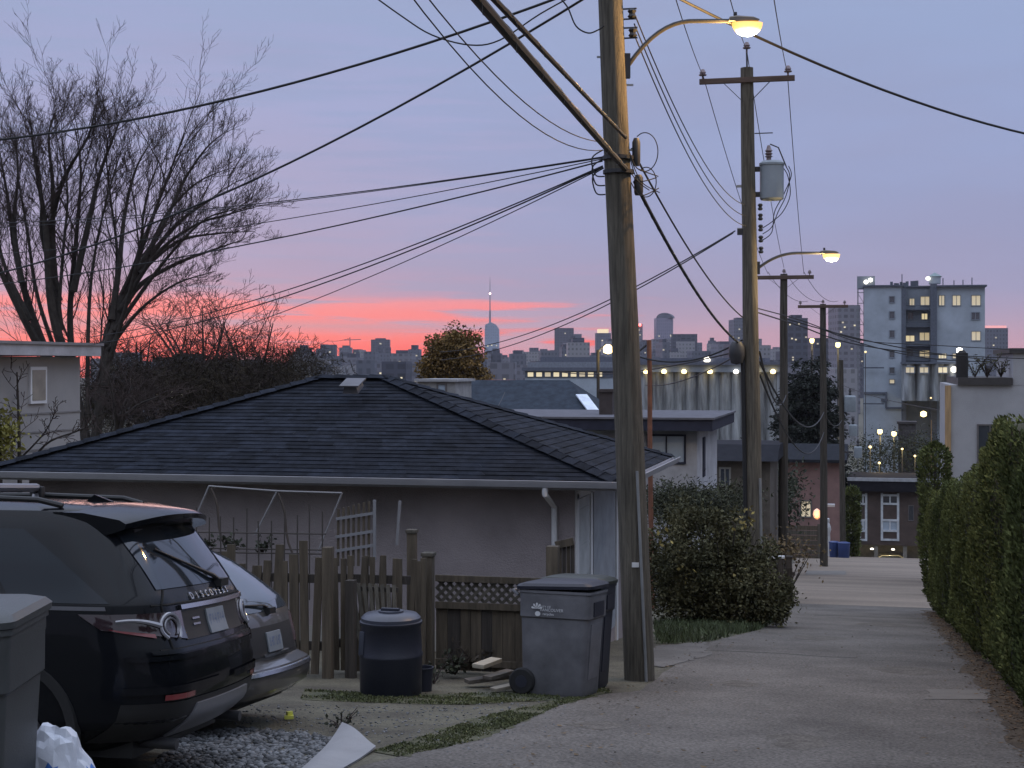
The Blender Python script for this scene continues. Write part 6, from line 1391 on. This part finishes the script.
# dark slope behind thicket
tt = MB(); rows = []
for zf in (0, .5, 1.0): rows.append([(-24+i*1.5, 64+1.5*math.sin(i*1.3)+zf*2, gh(64)+zf*(5.3+.6*math.sin(i*2.1)+.5*math.sin(i*.9))) for i in range(11)])
# --- leafy crowns
def crown(par, c, rad, n, size, mt, clumps=26, seed=0, squash=(1, 1, 1), shell=.55, bottom=-.6, name='crown'):
    rg = np.random.default_rng(seed); c = np.array(c, float); rad = np.array(rad)*np.array(squash); P_ = []; S_ = []; nn = []
    for k in range(clumps):
        u = rg.normal(size=3); u /= np.linalg.norm(u)
        if u[2] < bottom: u[2] = abs(u[2])
        cc = c+u*rad*rg.uniform(.35, .86); cr_ = rad.mean()*rg.uniform(.18, .36); m_ = max(8, int(n/clumps*rg.uniform(.6, 1.4))); w = rg.normal(size=(m_, 3)); w /= np.linalg.norm(w, axis=1)[:, None]
        P_.append(cc+w*cr_*rg.random(m_)[:, None]**.45*np.array([1.15, 1.15, .8])); nn.append(w)
    P_ = np.concatenate(P_); nn = np.concatenate(nn); v, f = leaf_cards(P_, size, nn, .9, .6, .25); return raw(name, v, f, mt, par)
AUT = M('autumn_leaf', (.14, .10, .038), .85, var=.3, scale=.5, island=.4, col2=(.23, .145, .055), spec=.15)
D_ = 92; q = P(453, 420, D_); q.z = gh(q.y); ta = thing('autumn_tree', 'round olive brown autumn tree right of the red sunset', 'tree', tuple(q))
m = MB(); m.tube([q+Vector((0, 0, -.3)), P(454, 430, D_), P(452, 395, D_), P(455, 350, D_)], [.4, .32, .22, .06], 9)
for (x, y) in ((430, 372), (474, 374), (440, 350), (468, 352), (485, 385)): m.tube([P(453, 405, D_), P((453+x)/2, (400+y)/2, D_+.5), P(x, y, D_)], [.16, .10, .03], 6)
m.build('trunk', BARK, ta, smooth=True)
crown(ta, P(453, 358, D_), (1.95, 1.9, 2.2), 8000, .19, AUT, 60, 2, name='crown'); crown(ta, P(466, 388, D_), (2.0, 1.9, 1.7), 6000, .19, AUT, 50, 3, name='lower_crown'); crown(ta, P(438, 375, D_), (1.5, 1.5, 1.3), 3000, .19, AUT, 30, 4, name='side_crown')
# conifer behind the third and fourth poles
CONI = M('conifer_needle', (.013, .018, .013), .9, var=.35, scale=.8, island=.45)
D_ = 124; q = P(806, 520, D_); q.z = gh(q.y); tcn = thing('conifer', 'dark broad conifer behind the third and fourth poles', 'tree', tuple(q)); rg = np.random.default_rng(31)
apex = P(812, 350, D_); m = MB(); m.tube([q+Vector((0, 0, -.3)), q.lerp(apex, .5), apex], [.4, .25, .03], 9); cp = []; cn = []
for k in range(230):
    u = (rg.random()**.8)*.94+.06 if k else 1; h = 1-u; z_ = q.z+(apex.z-q.z)*(.34+.66*(1-u)); a = rg.random()*6.28; L_ = .5+3.4*u**.55*rg.uniform(.55, 1.12); c0 = Vector((q.x+(apex.x-q.x)*(1-u), q.y, z_)); e_ = c0+Vector((math.cos(a)*L_, math.sin(a)*L_, -.22*L_+.1))
    if k % 2 == 0: m.tube([c0, c0.lerp(e_, .5)+Vector((0, 0, .08)), e_], [.06, .04, .015], 4)
    n_ = int(28+52*L_); s = rg.random(n_)**.6; w = rg.normal(size=(n_, 3))*np.array([.34, .34, .22])*(1.25-.5*s)[:, None]; cp.append(np.array(c0)+(np.array(e_)-np.array(c0))*s[:, None]+w); cn.append(np.tile([math.cos(a), math.sin(a), -.35], (n_, 1)))
m.build('trunk', BARK, tcn, smooth=True); v, f = leaf_cards(np.concatenate(cp), .32, np.concatenate(cn), .5, .4); raw('crown', v, f, CONI, tcn)
# column cypress by the barrels and clipped conifer beyond the hedge
HEDG = M('hedge_leaf', (.072, .098, .034), .9, var=.5, scale=1.2, island=.4, col2=(.148, .168, .060), spec=.2)
def column(name, label, px0, px1, ytop, Y, n, size, mt, seed):
    a, b = onY(px0, ytop, Y), onY(px1, ytop, Y); cx = (a.x+b.x)/2; r_ = (b.x-a.x)/2; rg = np.random.default_rng(seed); z0 = gh(Y); H = a.z-z0; t = thing(name, label, 'tree', (cx, Y, z0))
    m = MB(); m.tube([(cx, Y, z0-.2), (cx, Y, z0+H*.9)], [r_*.2, .02], 7); m.build('trunk', BARK, t); u = rg.random(n); an = rg.random(n)*6.28
    rr = r_*np.minimum(1, 1.5*(1-u**14))*np.minimum(1, .6+u*1.1)*(.72+.3*np.sin(an*3+u*14)*.3+.28*rg.random(n)); q = np.stack([cx+rr*np.cos(an), Y+rr*np.sin(an), z0+u*H], 1); v, f = leaf_cards(q, size, np.stack([np.cos(an)*.7, np.sin(an)*.7, np.ones(n)*.8], 1), .5, .4); raw('crown', v, f, mt, t); return t
column('cypress', 'narrow dark cypress between the blue barrels and the brown house', 846, 859, 488, 97, 2600, .26, HEDG, 3)
column('conifer_bush', 'taller clipped conifer rising behind the far end of the hedge', 919, 951, 443, 46, 9000, .11, HEDG, 4)
# --- the clipped hedge on the right
hedge = thing('hedge', 'long clipped green hedge along the right edge of the lane', 'hedge', (1.9, 20, gh(20)))
rg = np.random.default_rng(17); NP = 300000; yy = 5+32.4*rg.random(NP)**1.25; side = rg.random(NP)
def htop(y): return np.interp(y, [5, 14, 16.5, 19, 22, 30, 37.4], [2.75, 2.75, 2.85, 2.66, 2.55, 2.62, 2.72])+.10*np.sin(y*1.9)+.06*np.sin(y*4.3+1)
def hface(y, u): return 1.62-.36*np.abs(np.sin(y*1.9+.5*np.sin(y*.7)))**.7+.07*np.sin(y*5.1+u*4)+.05*np.sin(u*9+y*1.3)+.36*np.clip(u-.72, 0, 1)**1.2*1.5+.16*(1-np.clip(u/.12, 0, 1))
gz = np.interp(yy, GY, GH); tp = htop(yy); u = rg.random(NP)**.9
sel = side < .74
x = np.where(sel, hface(yy, u)+np.abs(rg.normal(0, .03, NP))-.02, 1.75+1.3*rg.random(NP)); z_ = np.where(sel, gz+.03+u*(tp-.03), gz+tp-.02+.07*rg.normal(size=NP)-.12*np.abs(np.clip(1.9-x, 0, 1)))
endm = (yy > 36.2) & (rg.random(NP) < .0)
pts = np.stack([x, yy, z_], 1); nr = np.where(sel[:, None], np.array([-.4, 0, 1.0]), np.array([0, 0, 1.0]))
ne = 5000; ye = 37.35+.12*rg.random(ne); ue = rg.random(ne); xe = 1.45+1.5*rg.random(ne); pe = np.stack([xe, ye-.35*np.clip(.4-(xe-1.4), 0, 1), gh(37.4)+ue*htop(ye)], 1)
pts = np.concatenate([pts, pe]); nr = np.concatenate([nr, np.tile([0, .8, .4], (ne, 1))])
v, f = leaf_cards(pts, .050, nr, .45, .40); raw('foliage', v, f, HEDG, hedge)
core = MB(); ys = np.arange(5, 37.3, .3); rows = []  # solid dark core added inside the leaves to block light
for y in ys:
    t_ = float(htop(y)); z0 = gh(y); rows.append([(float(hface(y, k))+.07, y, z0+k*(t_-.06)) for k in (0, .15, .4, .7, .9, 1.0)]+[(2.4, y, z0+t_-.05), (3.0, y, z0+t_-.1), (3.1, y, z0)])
core.grid(rows); n_ = len(rows[0]); core.add(rows[-1], [tuple(range(n_))]); core.build('light_block_core', M('hedge_core', (.022, .024, .010), .95, var=.5, scale=6, bump=1, bscale=30), hedge, smooth=True, recalc=False)
# brown needle litter below it
nl = 5200; y = 8+29*rg.random(nl)**1.1; xl_ = 1.46-np.abs(rg.normal(0, .20, nl))-.04; keep = rg.random(nl) < np.exp(-(1.46-xl_)*1.2); y = y[keep]; xl_ = xl_[keep]; pts = np.stack([xl_, y, np.interp(y, GY, GH)+.018], 1)
v, f = leaf_cards(pts, .05, np.tile([0, 0, .0], (len(pts), 1)), 1, .5); v[:, 2] = np.interp(v[:, 1], GY, GH)+.009+.012*RNG.random(len(v)); o = raw('leaf_litter', v, f, M('litter', (.10, .062, .030), .9, var=.3, island=.4)); o['kind'] = 'stuff'
lit = MB(); rows = []
for y in np.arange(6, 38, .3):
    e_ = 1.12+.22*mnoise.noise(Vector((y*.8, 0, 7)))+.10*mnoise.noise(Vector((y*3, 0, 2))); rows.append([(e_, y, gh(y)+.008), (1.8, y, gh(y)+.008)])
lit.grid(rows); setting('soil_strip', lit, M('hedge_soil', (.062, .046, .030), .95, var=.35, scale=4, bump=.6), recalc=False)
# --- big leafy shrub left of the lane
SHL = M('shrub_leaf', (.066, .070, .038), .85, var=.4, scale=2, island=.35, col2=(.115, .110, .058), spec=.2); YEL = M('yellow_leaf', (.20, .16, .045), .8, var=.25, island=.3)
q = G(722, 625); q.y += .6; q.z = gh(q.y); sb = thing('leafy_shrub', 'big rounded leafy shrub between the leaning pole and the lane', 'shrub', tuple(q)); c0 = np.array(P(718, 562, 27.6)); rg = np.random.default_rng(41)
P_ = []; N_ = []
for (cx_, cy_, dd_, rad_, nk) in ((697, 563, 27.6, (.92, .9, 1.06), 150), (735, 577, 27.4, (.74, .7, .78), 80), (764, 597, 27.2, (.46, .4, .42), 34), (672, 585, 27.9, (.6, .6, .6), 30)):
    cL = np.array(P(cx_, cy_, dd_))
    for k in range(nk):
        u_ = rg.normal(size=3); u_ /= np.linalg.norm(u_); cc = cL+u_*np.array(rad_)*rg.uniform(.5, 1.06); m_ = int(165*rg.uniform(.5, 1.3)); w = rg.normal(size=(m_, 3)); w /= np.linalg.norm(w, axis=1)[:, None]; P_.append(cc+w*rg.uniform(.14, .28)*rg.random(m_)[:, None]**.5); N_.append(w+np.array([0, 0, .4]))
P_ = np.concatenate(P_); N_ = np.concatenate(N_); k_ = P_[:, 2] > np.interp(P_[:, 1], GY, GH)+.03; P_, N_ = P_[k_], N_[k_]
low = rg.normal(size=(6500, 3))*np.array([.30, .3, .20])+np.array(P(762, 600, 27.2))+np.linspace(0, 1, 6500)[:, None]*np.array([-1.6, 0, .06]); k2 = low[:, 2] > np.interp(low[:, 1], GY, GH)+.02; P_ = np.concatenate([P_, low[k2]]); N_ = np.concatenate([N_, np.tile([0, 0, .8], (k2.sum(), 1))])
v, f = leaf_cards(P_, .04+.05*rg.random(len(P_)), N_, .8, .55, .3); raw('foliage', v, f, SHL, sb)
bm_ = []; m = MB()
for k in range(26): a = rg.random()*6.28; e_ = Vector(c0)+Vector((math.cos(a)*.8, math.sin(a)*.8, rg.uniform(-.4, .8))); m.tube([q+Vector((0, 0, -.05)), q.lerp(e_, .5)+Vector((0, 0, .15)), e_], [.03, .02, .008], 5)
m.build('stems', BARK, sb)
yl = np.concatenate([rg.normal(size=(n_, 3))*.09+np.array(P(px, py, 26.7)) for px, py, n_ in ((742, 518, 20), (688, 577, 7), (664, 536, 5), (738, 573, 5), (752, 517, 12))]); v, f = leaf_cards(yl, .085, None, 1, .6); raw('yellow_leaves', v, f, YEL, sb)
# dry bush by the low posts
q = gpt(784, 39.5); t_ = thing('dry_bush', 'small reddish dry bush above the low posts', 'shrub', tuple(q)); c_ = np.array(onY(782, 552, 39.5)); n_ = 700; w = rg.normal(size=(n_, 3))*np.array([.45, .3, .22]); v, f = leaf_cards(c_+w, .10, None, 1, .5); raw('foliage', v, f, M('dry_leaf', (.12, .085, .04), .85, var=.35, island=.4), t_)
m = MB()
for k in range(12): e_ = Vector(c_)+Vector((rg.normal()*.4, rg.normal()*.3, rg.normal()*.15)); m.tube([q, q.lerp(e_, .6), e_], [.02, .015, .006], 4)
m.build('stems', BARK, t_)
# weeds and clumps in the yard
def weed(name, label, base, n, h, mt, seed, size=.04, woody=True):
    rg = np.random.default_rng(seed); base = Vector(base); t = thing(name, label, 'plant', tuple(base)); m = MB(); pp = []
    for k in range(n):
        a = rg.random()*6.28; L_ = h*rg.uniform(.5, 1.1); tip = base+Vector((math.cos(a)*L_*.6, math.sin(a)*L_*.6, L_*rg.uniform(.4, 1))); m.tube([base, base.lerp(tip, .5)+Vector((0, 0, L_*.12)), tip], [.006, .004, .002], 4)
        for s in np.linspace(.4, 1, 5): pp.append(np.array(base.lerp(tip, s))+rg.normal(size=3)*.015)
    m.build('stems', TWIG, t); v, f = leaf_cards(np.array(pp), size, np.tile([0, 0, .4], (len(pp), 1)), .8, .55); raw('leaves', v, f, mt, t); return t
DKL = M('dark_leaf', (.03, .036, .02), .8, var=.3, island=.4)
weed('weed', 'small dark weed growing at the edge of the gravel by the curled board', G(342, 732), 16, .20, DKL, 1)
weed('weed', 'low weed tuft behind the dark compost bin base', G(434, 684), 14, .22, DKL, 2)
weed('rubble_plant', 'dry leafy heap of plants at the foot of the lattice fence', G(462, 678)+Vector((0, .5, 0)), 40, .36, M('dry_leaf2', (.085, .065, .045), .9, var=.35, island=.45), 3, .06)
weed('rubble_plant', 'darker leaf heap between the compost bin and lumber pile', G(445, 682)+Vector((0, .4, 0)), 26, .28, DKL, 4, .06)
for k, (px, py, lab) in enumerate(((208, 548, 'dark plant clump on the fence nearest the black car'), (232, 545, 'dark plant clump in the middle of the wire mesh'), (262, 548, 'dark plant clump right of the wire mesh middle'))): weed('hanging_plant', lab, onY(px, py+6, 15.95), 14, .22, DKL, 20+k, .06)
# yellow green shrub at the left edge by the pale house
q = P(4, 470, 26.5); q.z = gh(q.y); t_ = thing('yellow_shrub', 'yellow green shrub peeking in at the left edge', 'shrub', tuple(q)); n_ = 900; c_ = np.array(P(0, 436, 26.5)); w = rg.normal(size=(n_, 3))*np.array([.16, .2, .24]); v, f = leaf_cards(c_+w, .10, None, 1, .5); raw('foliage', v, f, M('yellowgreen_leaf', (.19, .18, .04), .8, var=.35, island=.4), t_); m = MB(); m.tube([q, Vector(c_)], [.05, .02], 6); m.build('stems', BARK, t_)
# roof terrace plants on the rendered house
for k, (px, py, lab) in enumerate(((975, 372, 'feathery pot plant on the roof terrace nearest the chimney'), (987, 370, 'middle feathery plant on the roof terrace'), (1001, 368, 'tallest feathery plant at the right of the roof terrace'))):
    b = onY(px, 384, 54.2); b.z = zp_t = onY(980, 385, 53).z+.24; rg2 = np.random.default_rng(60+k); t_ = thing('terrace_plant', lab, 'plant', tuple(b)); m = MB(); pp = []
    for j in range(22): a = rg2.random()*6.28; L_ = rg2.uniform(.3, .95); tip = b+Vector((math.cos(a)*L_*.5, math.sin(a)*L_*.4, L_*.8)); m.tube([b, b.lerp(tip, .5)+Vector((0, 0, .08)), tip], [.012, .008, .004], 4); pp += [np.array(b.lerp(tip, s)) for s in (.5, .7, .85, 1)]
    m.build('stems', TWIG, t_); v, f = leaf_cards(np.array(pp), .12, None, 1, .3); raw('leaves', v, f, SHL, t_)
# dark greenery in the yard below the mill, and roadside brush (uncountable)
YRD = M('yard_leaf', (.03, .036, .02), .9, var=.4, island=.5); rgn = np.random.default_rng(77); pp = []
for k in range(46):
    px = rgn.uniform(846, 945); py = rgn.uniform(440, 470); c_ = np.array(onY(px, py, rgn.uniform(136, 146))); n_ = 170; w = rgn.normal(size=(n_, 3))*np.array([.9, .9, .7]); pp.append(c_+w)
for k in range(60):
    px = rgn.uniform(715, 790); py = rgn.uniform(478, 510); Yk_ = rgn.uniform(62, 85); c_ = np.array(onY(px, py, Yk_)); n_ = 150; s = .55; pp.append(c_+rgn.normal(size=(n_, 3))*s)
v, f = leaf_cards(np.concatenate(pp), .22, None, 1, .4)
v2_, f2_ = leaf_cards(np.concatenate([np.array(onY(rgn.uniform(640, 735), rgn.uniform(494, 512), rgn.uniform(33, 37)))+rgn.normal(size=(260, 3))*np.array([.3, .3, .16]) for k in range(46)]), .10, None, 1, .3); f = np.concatenate([f, f2_+len(v)]); v = np.concatenate([v, v2_]); o = raw('undergrowth', v, f, YRD); o['kind'] = 'stuff'
Yc = 142; q = onY(907, 440, Yc); m = MB(); w_ = .75; m.bb(q.x-w_, q.x+w_, Yc, Yc+1.4, gh(Yc), onY(907, 424, Yc).z); m.bb(q.x-w_-.12, q.x+w_+.12, Yc-.12, Yc+1.52, onY(907, 424, Yc).z+.003, onY(907, 421.5, Yc).z); tag(m.build('brick_stack', M('dark_brick2', (.06, .055, .06), .9, var=.2)), 'dark square chimney stack rising from the yard below the mill', 'chimney')

# fallen leaves scattered on the lane and verge (uncountable)
rgf = np.random.default_rng(91); nf = 420; yf = 9+24*rgf.random(nf)**1.3; xf_ = np.where(rgf.random(nf) < .55, -2.5+np.abs(rgf.normal(0, .35, nf)), rgf.uniform(-2.4, 1.4, nf)); pf = np.stack([xf_, yf, np.interp(yf, GY, GH)+.012], 1)
v, f = leaf_cards(pf, .05, np.zeros((nf, 3)), 1, .6); v[:, 2] = np.interp(v[:, 1], GY, GH)+.010+.012*rgf.random(len(v)); o = raw('fallen_leaves', v, f, M('fallen_leaf', (.10, .066, .032), .9, var=.35, island=.5)); o['kind'] = 'stuff'
# ================================================================== evening haze over the flats
HZM = bpy.data.materials.new('haze_air'); HZM.use_nodes = True; t = HZM.node_tree; t.nodes.remove(t.nodes['Principled BSDF'])
pv = t.nodes.new('ShaderNodeVolumePrincipled'); pv.inputs['Color'].default_value = (.80, .80, .92, 1); pv.inputs['Density'].default_value = .00007; pv.inputs['Anisotropy'].default_value = .2
t.links.new(pv.outputs[0], t.nodes['Material Output'].inputs['Volume'])
m = MB(); m.bb(-2900, 2900, -120, 2900, -27.5, 120); o = m.build('haze', HZM); o['kind'] = 'stuff'
